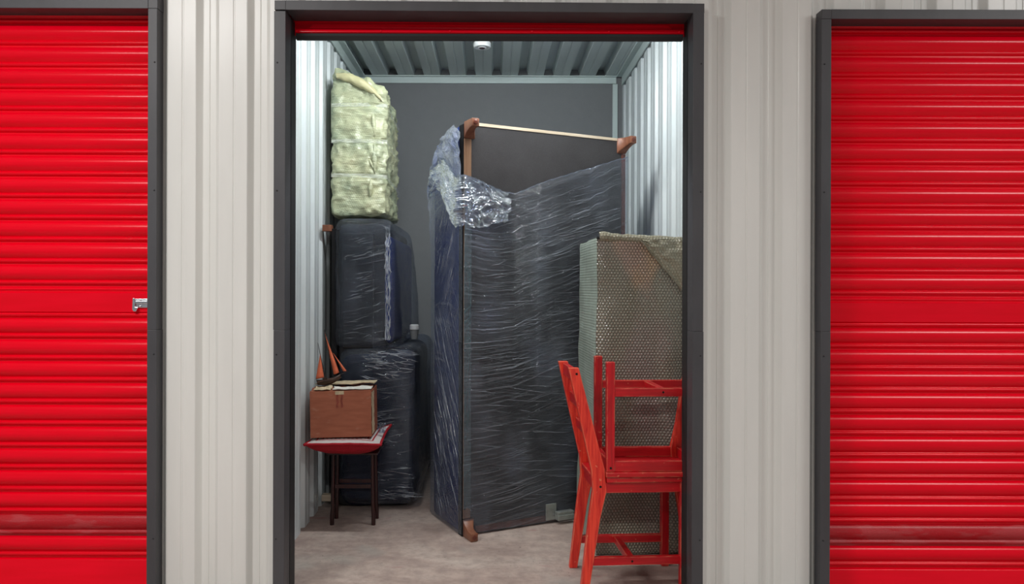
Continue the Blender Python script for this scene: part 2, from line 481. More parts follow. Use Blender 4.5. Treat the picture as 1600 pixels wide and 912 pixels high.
# pale yellow-green packing foil
t = NT('packing_foil')
uvv, hb = hexbubbles(t, 0.0125)
ob = t.coord()
n = t.noise(t.mapping(ob, scale=(1, 1, 1.4)), 4.5, 5, 0.6)
c = t.ramp(n, [(0.28, (0.25, 0.31, 0.22)), (0.48, (0.40, 0.43, 0.275)), (0.72, (0.54, 0.54, 0.34))])
cr = t.noise(t.mapping(ob, rot=(0, 0.6, 0), scale=(2, 2, 7)), 6, 4, 0.6, 0.5)
nr = t.bump(hb, 0.25, 0.002)
nr = t.bump(cr, 0.5, 0.02, nr)
M['packing_foil'] = t.set(base=c, rough=0.24, spec=0.7, normal=nr)
simple('foil_flap', (0.47, 0.44, 0.25), rough=0.35, var=0.12, scale=10, bump=0.3)
t = NT('clear_tape')
n = t.noise(t.mapping(t.coord(), scale=(6, 6, 60)), 3, 3)
nr = t.bump(n, 0.6, 0.006)
t.set(base=(0.72, 0.76, 0.66), rough=0.12, spec=0.9, normal=nr)
tr = t.node('ShaderNodeBsdfTransparent')
mx = t.node('ShaderNodeMixShader'); t.l.new(t.ramp(n, [(0.35, 0.15), (0.65, 0.6)]), mx.inputs[0])
t.l.new(tr.outputs[0], mx.inputs[1]); t.l.new(t.b.outputs[0], mx.inputs[2]); t.l.new(mx.outputs[0], t.out.inputs[0])
M['clear_tape'] = t.m

# corrugated board of the moving box
t = NT('cardboard')
v = t.coord()
n = t.noise(t.mapping(v, scale=(2, 2, 9)), 5, 5)
c = t.ramp(n, [(0.3, (0.30, 0.085, 0.042)), (0.7, (0.40, 0.125, 0.064))])
sm = t.ramp(t.noise(t.mapping(v, loc=(0.4, 0, 0.8), scale=(1, 1, 2.4)), 16, 5), [(0.60, 0.0), (0.70, 0.35)])
c = t.mix(sm, c, (0.50, 0.26, 0.18))
M['cardboard'] = t.set(base=c, rough=0.7, normal=t.bump(n, 0.1, 0.002))
simple('cardboard_torn', (0.52, 0.42, 0.27), rough=0.85, var=0.3, scale=30, bump=0.5)
simple('paper_white', (0.62, 0.60, 0.54), rough=0.8, var=0.25, scale=25, bump=0.4)
simple('tape_red', (0.25, 0.050, 0.030), rough=0.4, var=0.3, scale=40)
# knitted cushion cover
t = NT('cushion_red')
v = t.coord()
kn = t.noise(t.mapping(v, scale=(1, 1, 1)), 170, 2)
c = t.mix(kn, (0.26, 0.004, 0.010), (0.44, 0.010, 0.022))
M['cushion_red'] = t.set(base=c, rough=0.85, normal=t.bump(kn, 0.5, 0.003), spec=0.3)
t = NT('cushion_knit')
v = t.coord()
kn = t.noise(v, 170, 2)
sp = t.node('ShaderNodeSeparateXYZ'); t.l.new(v, sp.inputs[0])
mxy = t.math('MAXIMUM', t.math('ABSOLUTE', sp.outputs[0]), t.math('ABSOLUTE', sp.outputs[1]))
fr = t.math('FRACT', t.math('MULTIPLY', mxy, 34))
ring = t.math('GREATER_THAN', fr, 0.72)
ck = t.node('ShaderNodeTexChecker'); ck.inputs['Scale'].default_value = 92; t.l.new(t.mapping(v, scale=(1, 1, 0)), ck.inputs['Vector'])
inn = t.math('LESS_THAN', mxy, 0.128)
pat = t.math('MAXIMUM', ring, t.math('MULTIPLY', ck.outputs['Fac'], t.math('MULTIPLY', inn, t.math('LESS_THAN', fr, 0.5))))
c = t.mix(kn, (0.46, 0.42, 0.40), (0.62, 0.58, 0.56))
c = t.mix(t.math('MULTIPLY', pat, t.math('LESS_THAN', mxy, 0.150)), c, (0.33, 0.012, 0.022))
M['cushion_knit'] = t.set(base=c, rough=0.85, normal=t.bump(kn, 0.5, 0.003), spec=0.3)
t = NT('lamp_tube')
t.b.inputs['Emission Color'].default_value = (1, 0.985, 0.95, 1); t.b.inputs['Emission Strength'].default_value = 6
M['lamp_tube'] = t.set(base=(0.9, 0.9, 0.9))
t = NT('fill_tube')  # glowing tube of the added fill lamp
t.b.inputs['Emission Color'].default_value = (0.95, 0.985, 1.0, 1); t.b.inputs['Emission Strength'].default_value = 42
M['fill_tube'] = t.set(base=(0.9, 0.9, 0.9))

# ------------------------------------------------------------------ the setting
FY = 2.90          # front face of the door frames
WY = 2.945         # outer crests of the cladding
CY = 3.000         # shutters
BY = 5.37          # back wall
XL, XR = -0.9625, 0.942
CZ = 2.772

def trap(x0, x1, phase, period=0.2034, depth=0.028, sl=0.019, low=0.052):
    """cladding profile: list of (x, depth)"""
    crest = period - 2 * sl - low
    base = [(0, 0), (sl, depth), (sl + low * .45, depth), (sl + low * .5, depth - .002), (sl + low * .55, depth), (sl + low, depth), (2 * sl + low, 0),
            (2 * sl + low + crest * .50, 0), (2 * sl + low + crest * .525, .0025), (2 * sl + low + crest * .555, .0025), (2 * sl + low + crest * .58, 0)]
    pts = []
    k0 = math.floor((x0 - phase) / period) - 1
    k1 = math.ceil((x1 - phase) / period) + 1
    for k in range(k0, k1):
        pts += [(phase + k * period + a, d) for a, d in base]
    out = []
    for (xa, da), (xb, db) in zip(pts, pts[1:]):
        if xb <= x0 or xa >= x1: continue
        if xa < x0: da = da + (db - da) * (x0 - xa) / (xb - xa); xa = x0
        if not out: out.append((xa, da))
        if xb > x1: db = da + (db - da) * (x1 - xa) / (xb - xa); xb = x1
        out.append((xb, db))
    # small bend radius at every fold
    res = [out[0]]
    for (xa, da), (xb, db), (xc, dc) in zip(out, out[1:], out[2:]):
        l1 = math.hypot(xb - xa, db - da); l2 = math.hypot(xc - xb, dc - db)
        turn = abs(math.atan2(db - da, xb - xa) - math.atan2(dc - db, xc - xb))
        if turn < .3 or min(l1, l2) < .008: res.append((xb, db)); continue
        b = .0032
        p0 = (xb + (xa - xb) * b / l1, db + (da - db) * b / l1); p2 = (xb + (xc - xb) * b / l2, db + (dc - db) * b / l2)
        for k in range(4):
            t = k / 3
            res.append(((1 - t) ** 2 * p0[0] + 2 * t * (1 - t) * xb + t * t * p2[0], (1 - t) ** 2 * p0[1] + 2 * t * (1 - t) * db + t * t * p2[1]))
    res.append(out[-1])
    return res

def sheet(mb, pts, fn, z0, z1, thick):
    n = len(pts)
    vs = [fn(a, d, z0) for a, d in pts] + [fn(a, d, z1) for a, d in pts] + [fn(a, d + thick, z0) for a, d in pts] + [fn(a, d + thick, z1) for a, d in pts]
    fs = []
    for i in range(n - 1):
        fs += [(i, i + 1, n + i + 1, n + i), (2 * n + i + 1, 2 * n + i, 3 * n + i, 3 * n + i + 1),
               (i + 1, i, 2 * n + i, 2 * n + i + 1), (n + i, n + i + 1, 3 * n + i + 1, 3 * n + i)]
    fs += [(0, n, 3 * n, 2 * n), (2 * n - 1, n - 1, 3 * n - 1, 4 * n - 1)]
    mb.add(vs, fs)

mb = MB()
mb.box((-6, -3.2, -0.12), (6, BY + 0.1, 0.0))
tag(mb.build('floor', M['concrete']), 'worn dusty concrete floor', kind='structure')
mb = MB()
mb.box((-6, -3.2, CORR_CEIL), (6, WY - 0.002, CORR_CEIL + 0.1))
tag(mb.build('ceiling', M['corridor_white']), 'white corridor ceiling', kind='structure')

# front cladding with the three door openings
PH = -1.1755
DOORS = [(-2.90, -1.345, 0.037, 2.330), (-0.8075, 0.785, 0.044, 2.322), (1.325, 2.90, 0.037, 2.297)]  # inner x0, x1, frame width, header underside
mb = MB()
fnF = lambda a, d, z: (a, WY + d, z)
edges = [(-6.0, DOORS[0][0] - .02), (DOORS[0][1] + .02, DOORS[1][0] - .02), (DOORS[1][1] + .02, DOORS[2][0] - .02), (DOORS[2][1] + .02, 6.0)]
for a, b in edges:
    sheet(mb, trap(a, b, PH), fnF, 0.0, CORR_CEIL, 0.004)
for (a, b, fw, hz) in DOORS:
    sheet(mb, trap(a - .02, b + .02, PH), fnF, hz + .015, CORR_CEIL, 0.004)
tag(mb.build('wall_front', M['cladding']), 'pale grey ribbed metal wall between the doors', kind='structure')

# lining of the open unit
mb = MB()
sheet(mb, trap(3.02, BY, 3.565, period=0.19), lambda a, d, z: (XL - d, a, z), 0.0, 2.735, 0.004)
tag(mb.build('wall_left', M['lining']), 'white ribbed metal wall left of the unit', kind='structure')
mb = MB()
sheet(mb, trap(3.02, BY, 3.60, period=0.2034), lambda a, d, z: (XR + d, a, z), 0.0, 2.735, 0.004)
tag(mb.build('wall_right', M['lining']), 'white ribbed metal wall right of the unit', kind='structure')
mb = MB()
mb.box((XL - .06, BY, 0), (XR + .06, BY + .1, 2.9))
tag(mb.build('wall_back', M['plaster']), 'plain dark grey plastered wall at the back', kind='structure')
# inner lining behind the front wall, closing the unit at the front
mb = MB()
mb.box((XL - .06, 3.06, 0), (-0.8075 - .075, 3.075, 2.9))
mb.box((0.785 + .075, 3.06, 0), (XR + .06, 3.075, 2.9))
mb.box((-0.8075 - .075, 3.30, 2.42), (0.785 + .075, 3.315, 2.9))
tag(mb.build('wall_front_inner', M['lining']), 'inner face of the front wall', kind='structure')
# steel deck ceiling: pans with hollow flutes running front to back
mb = MB()
pts = []
per = 0.187
ph = (612 - 768) / 216.0 - 0.030
k = -6
pr = [(0, 0), (.014, .05), (.062, .05), (.076, 0), (.125, 0), (.128, .003), (.134, .003), (.137, 0)]
for k in range(-6, 13):
    pts += [(ph + k * per + a, d) for a, d in pr]
pts = [(XL - .05, 0)] + [q for q in pts if XL - .05 < q[0] < XR + .05] + [(XR + .05, 0)]
sheet(mb, pts, lambda a, d, z: (a, z, CZ + d), 3.02, BY, 0.003)
tag(mb.build('ceiling', M['deck']), 'grey fluted steel deck over the open unit', kind='structure')
# angle trims in the upper corners
mb = MB(); mb.box((XL - .04, BY - .012, CZ - .052), (XR - .045, BY, CZ - .001)); mb.box((XL - .04, BY - .035, CZ - .008), (XR - .045, BY - .012, CZ - .001))
tag(mb.build('trim_1', M['trim_green'], bevel=0.001), 'pale green steel angle along the top of the back wall', kind='structure')
mb = MB(); mb.box((XR - .072, BY - .014, 0), (XR - .036, BY, CZ - .056))
tag(mb.build('trim_2', M['trim_green'], bevel=0.001), 'pale green steel upright in the back right corner', kind='structure')
mb = MB(); mb.box((XR - .048, 3.08, CZ - .012), (XR - .012, BY - .04, CZ - .001)); mb.box((XR - .012, 3.08, CZ - .072), (XR - .004, BY - .04, CZ - .001))
tag(mb.build('trim_3', M['trim_green'], bevel=0.001), 'pale green steel angle along the right ceiling edge', kind='structure')
mb = MB(); mb.box((XL + .012, 3.08, CZ - .012), (XL + .048, BY - .04, CZ - .001)); mb.box((XL + .004, 3.08, CZ - .072), (XL + .012, BY - .04, CZ - .001))
tag(mb.build('trim_4', M['trim_green'], bevel=0.001), 'pale green steel angle along the left ceiling edge', kind='structure')

# ------------------------------------------------------------------ door frames
def door_frame(name, x0, x1, fw, hz, label, hh, tilt=0.0):
    e = empty(name, ((x0 + x1) / 2, FY, 0)); tag(e, label, kind='structure')
    cx = (x0 + x1) / 2
    for s, xi in ((-1, x0), (1, x1)):
        for part, (za, zb, o) in enumerate(((0.0, 1.075, 0.0), (1.0755, hz, -0.0012))):
            m = MB()
            xa, xb = sorted((xi - cx, xi - cx + s * fw))
            xa -= 0 if s > 0 else -o; xb += o if s > 0 else 0
            m.box((xa, 0, za), (xb, 0.055, zb))                 # face tube
            m.box((min(xi - cx, xi - cx + s * .02), 0.055, za), (max(xi - cx, xi - cx + s * .02), 0.078, zb))   # return
            m.build('jamb', M['frame_dark'], e, bevel=0.0015)
        m = MB()
        m.box((min(xi - cx - s * .002, xi - cx + s * .02), 0.078, 0), (max(xi - cx - s * .002, xi - cx + s * .02), 0.150, hz))
        m.build('guide_seal', M['rubber'], e)
        for zz in (0.26, 0.98, 1.62, 2.12):
            m = MB(); m.lathe([(0.003, 0), (0.003, 0.001), (0.0015, 0.002)], 8)
            me = m.mesh('screw', M['rubber'])
            me.transform(Matrix.Rotation(math.radians(90), 4, 'X'))
            link('screw', me, e, (xi - cx + s * fw * .72, -0.0005, zz))
    m = MB()
    a, b = x0 - cx, x1 - cx
    dz = tilt
    m2 = MB(); m2.box((a - .06, 0.080, 0), (a - .0205, 0.150, hz + .08)); m2.box((b + .0205, 0.080, 0), (b + .06, 0.150, hz + .08)); m2.box((a - .06, .080, hz + .032), (b + .06, .150, hz + .09))
    m2.build('guide_channel', M['frame_dark'], e)
    def hb(za, zb, ya, yb):
        vs = [(a, ya, za + dz), (b, ya, za - dz), (b, yb, za - dz), (a, yb, za + dz), (a, ya, zb + dz), (b, ya, zb - dz), (b, yb, zb - dz), (a, yb, zb + dz)]
        m.add(vs, [(0,3,2,1),(4,5,6,7),(0,1,5,4),(1,2,6,5),(2,3,7,6),(3,0,4,7)])
    hb(hz, hz + hh, 0, 0.058)
    m.build('header', M['frame_dark'], e, bevel=0.0012)
    m = MB(); hb(hz + .003, hz + .03, 0.0585, 0.175)
    m.build('soffit', M['frame_dark'], e)
    for s, xi in ((-1, a - fw), (1, b)):       # corner blocks closing the frame
        m = MB(); m.box((xi, 0.0008, hz + .0006 - s * dz), (xi + fw, 0.055, hz + hh - s * dz)); m.build('frame_corner', M['frame_dark'], e, bevel=0.0015)
    return e
door_frame('trim_5', *DOORS[0], 'dark grey steel frame of the left red door', 0.10)
door_frame('trim_6', *DOORS[1], 'dark grey steel frame around the open unit', 0.038, tilt=0.004)
door_frame('trim_7', *DOORS[2], 'dark grey steel frame of the right red door', 0.038)

# ------------------------------------------------------------------ roller shutters
PITCH = 0.0879
def slat_prof(kind):
    q = [(0, .001), (-.003, .0075), (-.008, .0120), (-.015, .0160), (-.023, .0186), (-.031, .0195), (-.039, .0183), (-.047, .0150), (-.054, .0098), (-.059, .0050), (-.0615, .0035),
         (-.0635, .0045), (-.066, .0095), (-.0705, .0112), (-.0755, .0095), (-.0790, .0040), (-.0810, 0), (-.0879, 0)]
    if kind == 'flat':
        q = [(0, 0), (-.004, .006), (-.010, .009), (-.015, .004), (-.020, .003), (-.024, .010), (-.100, .010), (-.1035, .0035), (-.106, .009), (-.112, .011), (-.118, .008), (-.1225, 0), (-.126, 0)]
    if kind == 'foot':
        q = [(0, 0), (-.003, .009), (-.006, .012), (-.094, .012), (-.098, .016), (-.112, .016), (-.116, .004), (-.118, 0)]
    return q
def slat_mesh(kind, x0, x1, mat):
    m = MB(); q = slat_prof(kind); n = len(q)
    nx = 1
    vs = [(x0, -d, z) for z, d in q] + [(x1, -d, z) for z, d in q] + [(x0, .0015, q[0][0]), (x0, .0015, q[-1][0]), (x1, .0015, q[0][0]), (x1, .0015, q[-1][0])]
    fs = [(i, i + 1, n + i + 1, n + i) for i in range(n - 1)]
    fs += [(2 * n, 2 * n + 2, 2 * n + 3, 2 * n + 1), (0, n, 2 * n + 2, 2 * n), (n - 1, 2 * n + 1, 2 * n + 3, 2 * n - 1),
           (2 * n,) + (2 * n + 1,) + tuple(range(n - 1, -1, -1)), (2 * n + 3, 2 * n + 2) + tuple(range(n, 2 * n))]
    m.add(vs, fs)
    return m.mesh('slat', mat, smooth=50)
def shutter(name, x0, x1, zflat, label, rows_dn, dotted):
    e = empty(name, ((x0 + x1) / 2, CY, 0)); tag(e, label, kind='structure')
    hw = (x1 - x0) / 2 - .003
    ms = slat_mesh('std', -hw, hw, M['shutter_red'])
    md = slat_mesh('std', -hw, hw, M['shutter_dotted'])
    mf = slat_mesh('flat', -hw, hw, M['shutter_red'])
    mb_ = slat_mesh('foot', -hw, hw, M['shutter_red'])
    z = zflat
    for k in range(1, 14):
        link('slat', ms, e, (0, 0, z + k * PITCH))
    link('slat', mf, e, (0, 0, z))['label'] = 'wide flat slat at latch height'
    z -= .126
    for k in range(rows_dn):
        o = link('slat', md if k == dotted else ms, e, (0, 0, z))
        if k == dotted: o['label'] = 'slat with rows of fine perforations'
        z -= PITCH
    o = link('bottom_slat', mb_, e, (0, 0, z)); o['label'] = 'tall flat bottom slat'
    m = MB(); m.box((-hw, -.010, 0.001), (hw, .0, z - .117)); m.build('bottom_seal', M['rubber'], e)
    return e
d1 = shutter('door_1', -2.90, -1.345, 1.2416 + (450 - 450.0) / 388.0, 'closed red roller shutter with a chrome latch, left', 11, 9)
d3 = shutter('door_3', 1.325, 2.90, 1.2416 - 12 / 388.0, 'closed red roller shutter right of the open unit', 11, 9)

# chrome slide latch on the left shutter
lat = empty('slide_latch', (-1.345, CY - .012, 1.2416 - 26 / 390.0)); lat.parent = d1
lat.location = (-1.345 + 2.1225 - .036, -.0105, 1.2416 - 26 / 390.0)
tag(lat, 'chrome slide latch')
m = MB(); m.box((-.056, -.010, .000), (.030, -.002, .012)); m.box((-.052, -.006, -.016), (.030, -.001, 0.000)); m.box((-.052, -.008, .011), (.030, -.001, .020))
m.build('slide_bar', M['chrome'], lat, bevel=0.0015)
m = MB(); m.prism([(-.058, .022), (-.050, .022), (-.048, -.012), (-.036, -.016), (-.045, -.031), (-.055, -.031), (-.060, -.022)], 'y', -.013, -.009)
m.build('thumb_plate', M['chrome'], lat, bevel=0.0012)
for xx, zz in ((-.030, .016), (-.030, -.010)):
    m = MB(); m.lathe([(.004, 0), (.004, .0015), (.002, .003)], 10)
    me = m.mesh('rivet', M['chrome'], smooth=40); me.transform(Matrix.Rotation(math.radians(90), 4, 'X'))
    link('rivet', me, lat, (xx, -.0085, zz))

# raised shutter over the opening: only its lower end hangs in view
d2 = empty('door_2', (-0.011, CY + .02, 0)); tag(d2, 'rolled-up red shutter over the open unit', kind='structure')
hw = 0.785
zb = 2.2595
m = MB(); m.box((-hw - .030, .010, zb + .012), (hw + .030, .022, 2.44)); m.build('curtain', M['shutter_red'], d2)
m = MB(); m.prism([(-hw + .045, 0), (hw - .04, 0), (hw - .06, .020), (-hw + .066, .020)], 'y', .0, .009)
me = m.mesh('stiffener', M['shutter_red'], bevel=.001); link('stiffener', me, d2, (0, 0, zb + .034))
m = MB()
prof = [(.010, zb + .012), (-.012, zb + .012), (-.018, zb + .016), (-.018, zb + .024), (-.012, zb + .032), (.010, zb + .036)]
m.prism(prof, 'x', -hw, hw); m.build('bottom_bar', M['shutter_red'], d2, smooth=45)
m = MB(); m.prism([(.012, zb + .0115), (-.014, zb + .0115), (-.012, zb + .002), (-.004, zb - .012), (.008, zb - .012)], 'x', -hw, hw); m.build('rubber_seal', M['rubber'], d2, bevel=.001)
m = MB(); m.lathe([(.005, 0), (.005, .002), (.003, .004)], 12)
bme = m.mesh('bolt', M['shutter_red'], smooth=40); bme.transform(Matrix.Rotation(math.radians(90), 4, 'X'))
for px in (462, 594, 702, 830, 950, 1060):
    link('bolt', bme, d2, ((px - 768) / 386.0 + .011, -.0175, zb + .020))
m = MB(); m.lathe([(.11, -hw), (.11, hw)], 24); me = m.mesh('roll', M['shutter_red'], smooth=40); me.transform(Matrix.Rotation(math.radians(90), 4, 'Y'))
link('roll', me, d2, (0, .13, 2.55))

# ------------------------------------------------------------------ smoke detector
sd = empty('smoke_detector', (-0.0630, 4.60, CZ)); tag(sd, 'round white smoke detector on the steel deck ceiling', 'smoke detector')
m = MB(); m.lathe([(.060, -.001), (.060, -.008), (.050, -.010), (.050, -.014)], 32); m.build('mounting_base', M['grey_plastic'], sd, smooth=40)
m = MB(); m.lathe([(.050, -.010), (.054, -.014), (.054, -.036), (.050, -.042), (.040, -.043), (.034, -.038)], 32); m.build('housing', M['white_plastic'], sd, smooth=40)
m = MB(); m.lathe([(.026, -.037), (.026, -.044), (.022, -.046), (.018, -.044)], 24); m.build('ring', M['white_plastic'], sd, smooth=40)
m = MB(); m.lathe([(.018, -.038), (.018, -.0455), (.010, -.048)], 20); m.build('sensor', M['dark_lens'], sd, smooth=40)

# ------------------------------------------------------------------ large sofa standing on end
A = (-0.141, 3.712)
ANG = math.atan2(0.4377, 0.8997)
SW, SH, SL = 0.987, 0.42, 2.074
sofa = empty('sofa', (A[0], A[1], 0), ANG)
tag(sofa, 'large dark blue sofa standing on end in stretch film, wooden feet towards the door', 'sofa')
def top_at(y):        # end profile of the arm: rounded over towards the front
    q = max(0.0, min(1.0, (y - 0.03) / (SH - 0.03)))
    return SL - 0.30 * (1 - math.sqrt(max(0.0, 1 - q * q)))
prof = [(0.012, 0.004), (SH - .03, 0.004), (SH - .008, .012), (SH, .03)]
for i in range(0, 17):
    a = i / 16 * math.pi / 2
    prof.append((0.03 + (SH - .03) * math.cos(a), SL - .30 + .30 * math.sin(a) - .002))
prof.append((0.012, SL - .002))
m = MB(); m.prism(prof, 'x', 0.010, SW - .004)
m.build('upholstery', M['navy_fabric'], sofa, smooth=35, bevel=0.006)
# the backrest and the seat on the hidden side
m = MB(); rounded_block(m, (.24, .40, 1.80), .06, .05)
o = m.build('backrest', M['navy_fabric'], sofa, loc=(SW - .125, SH + .17, .13), smooth=60)
m = MB(); m.box((.0405, -.001, .045), (SW - .03, .012, SL - .016)); m.build('underside_cloth', M['cambric'], sofa)
m = MB(); m.box((.0, -.006, .088), (.040, .014, SL - .085)); r = m.build('frame_rail', M['rail_wood'], sofa, bevel=.002)
m = MB(); m.box((-.0035, -.002, .0), (.010, .048, SL - .012)); m.build('black_piping', M['black_cloth'], sofa)
m = MB(); m.box((.07, -.004, SL - .0155), (SW - .04, .014, SL)); m.build('frame_rail', M['pale_wood'], sofa, bevel=.001)
m = MB(); m.box((.07, -.004, .012), (SW - .04, .014, .044)); m.build('frame_rail', M['foot_wood_dark'], sofa, bevel=.001)
m = MB(); m.box((SW - .029, -.004, .05), (SW - .004, .014, SL - .085)); m.build('frame_rail', M['foot_wood_dark'], sofa, bevel=.001)
def foot(parent, x, zend, sgn, flip, mat, mat2):
    """block foot that sweeps to a small toe; outer face flush with the sofa's end"""
    m = MB()
    L = 0.100; n = 8
    secs = []
    for i in range(n + 1):
        t_ = i / n
        hz_ = .085 - .045 * math.sin(t_ * math.pi / 2) ** 0.8
        wx = .062 - .022 * t_ - .012 * math.sin(t_ * math.pi)
        secs.append((-L * t_, wx, hz_))
    vs = []; fs = []
    for (y, wx, hz_) in secs:
        xa = x if not flip else x - wx
        za, zb_ = (zend, zend + sgn * hz_)
        vs += [(xa, y, za), (xa + wx, y, za), (xa + wx, y, zb_), (xa, y, zb_)]
    for i in range(n):
        for k in range(4):
            fs.append((i * 4 + k, i * 4 + (k + 1) % 4, i * 4 + 4 + (k + 1) % 4, i * 4 + 4 + k))
    fs += [(0, 1, 2, 3), tuple(n * 4 + k for k in (3, 2, 1, 0))]
    m.add(vs, fs)
    o = m.build('foot', mat, parent, smooth=40, bevel=.004)
    m = MB(); m.lathe([(.012, 0), (.012, .002), (.008, .004)], 14)
    me = m.mesh('glide', mat2, smooth=40); me.transform(Matrix.Rotation(math.radians(90), 4, 'X'))
    wx, hz_ = secs[-1][1], secs[-1][2]
    link('glide', me, o, (x + (wx / 2 if not flip else -wx / 2), -L, zend + sgn * hz_ / 2))
    return o
foot(sofa, 0.0, 0.001, 1, False, M['foot_wood'], M['foot_wood_dark'])
foot(sofa, 0.0, SL, -1, False, M['foot_wood'], M['foot_wood_dark'])
foot(sofa, SW, SL, -1, True, M['foot_wood'], M['foot_wood_dark'])
foot(sofa, SW, 0.001, 1, True, M['foot_wood'], M['foot_wood_dark'])
# zinc bracket lying against the lower rail
brk = empty('corner_bracket', (0.472, -.008, 0.02)); brk.parent = sofa
m = MB(); m.box((0, -.010, .0), (.062, -.002, .085)); m.build('plate', M['zinc'], brk, bevel=.001)
m = MB(); m.box((.05, -.05, .002), (.150, -.011, .030)); m.box((.05, -.045, .0302), (.150, -.012, .046)); m.build('angle_arm', M['zinc'], brk, bevel=.003)
for i, (xx, zz) in enumerate(((.02, .065), (.045, .03))):
    m = MB(); m.lathe([(.004, 0), (.004, .003)], 8); me = m.mesh('rivet', M['chrome']); me.transform(Matrix.Rotation(math.radians(90), 4, 'X'))
    link('rivet', me, brk, (xx, -.010, zz))

# stretch film round the sofa: arm front and underside
def zborder_side(y):
    pts_ = [(0.0, 2.02), (.42, 2.4)]
    for (a, za), (b, zb_) in zip(pts_, pts_[1:]):
        if y <= b: return za + (zb_ - za) * (y - a) / (b - a)
    return pts_[-1][1]
def zhem(y):
    pts_ = [(0.0, 1.80), (.05, 1.80), (.12, 1.86), (.20, 1.92), (.27, 1.925), (.34, 1.85), (.42, 1.74)]
    for (a, za), (b, zb_) in zip(pts_, pts_[1:]):
        if y <= b: return za + (zb_ - za) * (y - a) / (b - a)
    return pts_[-1][1]
def zborder_under(x):
    pts_ = [(-.02, 1.80), (0, 1.80), (.10, 1.765), (.20, 1.735), (.275, 1.725), (.37, 1.765), (.464, 1.803), (.56, 1.835), (.78, 1.905), (.99, 1.975)]
    for (a, za), (b, zb_) in zip(pts_, pts_[1:]):
        if x <= b: return za + (zb_ - za) * (x - a) / (b - a)
    return pts_[-1][1]
m = MB()
def f_under(u, v):
    x = -.004 + u * (SW + .008)
    zt = zborder_under(x) + .012 * fbm((x * 14, 3, 0), 3)
    z = .010 + (zt - .010) * v
    e = max(0, 1 - (1 - v) / .10)
    ridge = fbm((x * 1.5, z * 30 - x * 6, 1.0), 3)
    corner = max(0, 1 - x / .24) * max(0, 1 - abs(v - .90) / .14)
    y = -.0085 - .0016 * (ridge * .5 + .5) - .010 * e - .040 * corner * (0.5 + 0.7 * abs(fbm((x * 16, z * 16, 4), 4)))
    return (x, y, z)
m.grid(f_under, 90, 150, lambda u, v: (u * SW, v * 1.9))
m.build('stretch_film', M['film_under'], sofa, smooth=60, fix=False)
m = MB()
def f_side(u, v):
    y = SH + .004 - u * (SH + .010)
    zt = min(zborder_side(max(0, y)), top_at(y) - .004) + .008 * fbm((y * 18, 9, 0), 3)
    z = .010 + (zt - .010) * v
    e = max(0, 1 - (1 - v) / .22)
    ridge = fbm((z * 5 + y * 20, z * 9 - y * 9, 2.0), 3)
    x = -.0075 - .0025 * (ridge * .5 + .5) - .030 * e * (0.45 + 0.8 * abs(fbm((y * 14, z * 14, 7), 4)))
    return (x, y, z)
m.grid(f_side, 50, 150, lambda u, v: (u * SH + 3.0, v * 1.9))
m.build('stretch_film', M['film_side'], sofa, smooth=60, fix=False)
m = MB()
m.grid(lambda u, v: (.001 + u * .040, -.0073, .135 + v * 1.655 - .02 * fbm((u * 3, v * 9, 0), 2)), 4, 60, lambda u, v: (u * .04 + 5, v * 1.7))
m.build('film_seam', M['film_seam'], sofa, fix=False)
rc = random.Random(21)
def crest(m, fn, a, b, r, n=10, wig=.004, seed=0.0):
    pts_ = []
    for i in range(n + 1):
        q = i / n
        p_ = fn(a[0] + (b[0] - a[0]) * q + wig * fbm((q * 3, seed, 0), 2), a[1] + (b[1] - a[1]) * q + wig * fbm((q * 3, seed, 9), 2))
        pts_.append(Vector(p_))
    m.tube(pts_, [r * (.15 + math.sin(math.pi * (i + .3) / (n + .6))) for i in range(n + 1)], 5, cap=False)
m = MB()
for k in range(150):          # underside: long crests, rising to the right above, level lower down
    z = .12 + 1.72 * rc.random() ** .7
    x = rc.random() * .9
    if z > zborder_under(x) - .06: continue
    sl = (.30 if z > 1.35 else .08 if z > .8 else -.12) + rc.uniform(-.06, .06)
    ln = rc.uniform(.06, .34)
    x1 = min(SW - .01, x + ln); z1 = z + (x1 - x) * sl
    if z1 > zborder_under(x1) - .02: continue
    crest(m, lambda a, b: (a, -.0112, b), (x, z), (x1, z1), rc.uniform(.0004, .0009), seed=k)
tag(m.build('film_creases', M['film_crest'], sofa, smooth=60, fix=False), kind='stuff')
m = MB()
for k in range(150):          # arm front: fans of slanting crests
    z = .10 + 1.62 * rc.random(); y = .02 + rc.random() * .36
    ln = rc.uniform(.06, .26); an = (2.2 if z < 1.15 else .95) + rc.uniform(-.12, .12)
    y1 = y + math.cos(an) * ln * .8; z1 = z - math.sin(an) * ln
    if not (.005 < y1 < SH - .005) or z1 < .02 or z1 > top_at(y1) - .12: continue
    crest(m, lambda a, b: (-.0115, a, b), (y, z), (y1, z1), rc.uniform(.0004, .0010), seed=k + 300)
for k in range(14):           # upright gathers near the rounded top
    y = .05 + k * .018
    crest(m, lambda a, b: (-.014, a, b), (y, top_at(y) - .02), (y + .02, top_at(y) - .25), .0012, seed=k + 600)
tag(m.build('film_creases', M['film_crest'], sofa, smooth=60, fix=False), kind='stuff')
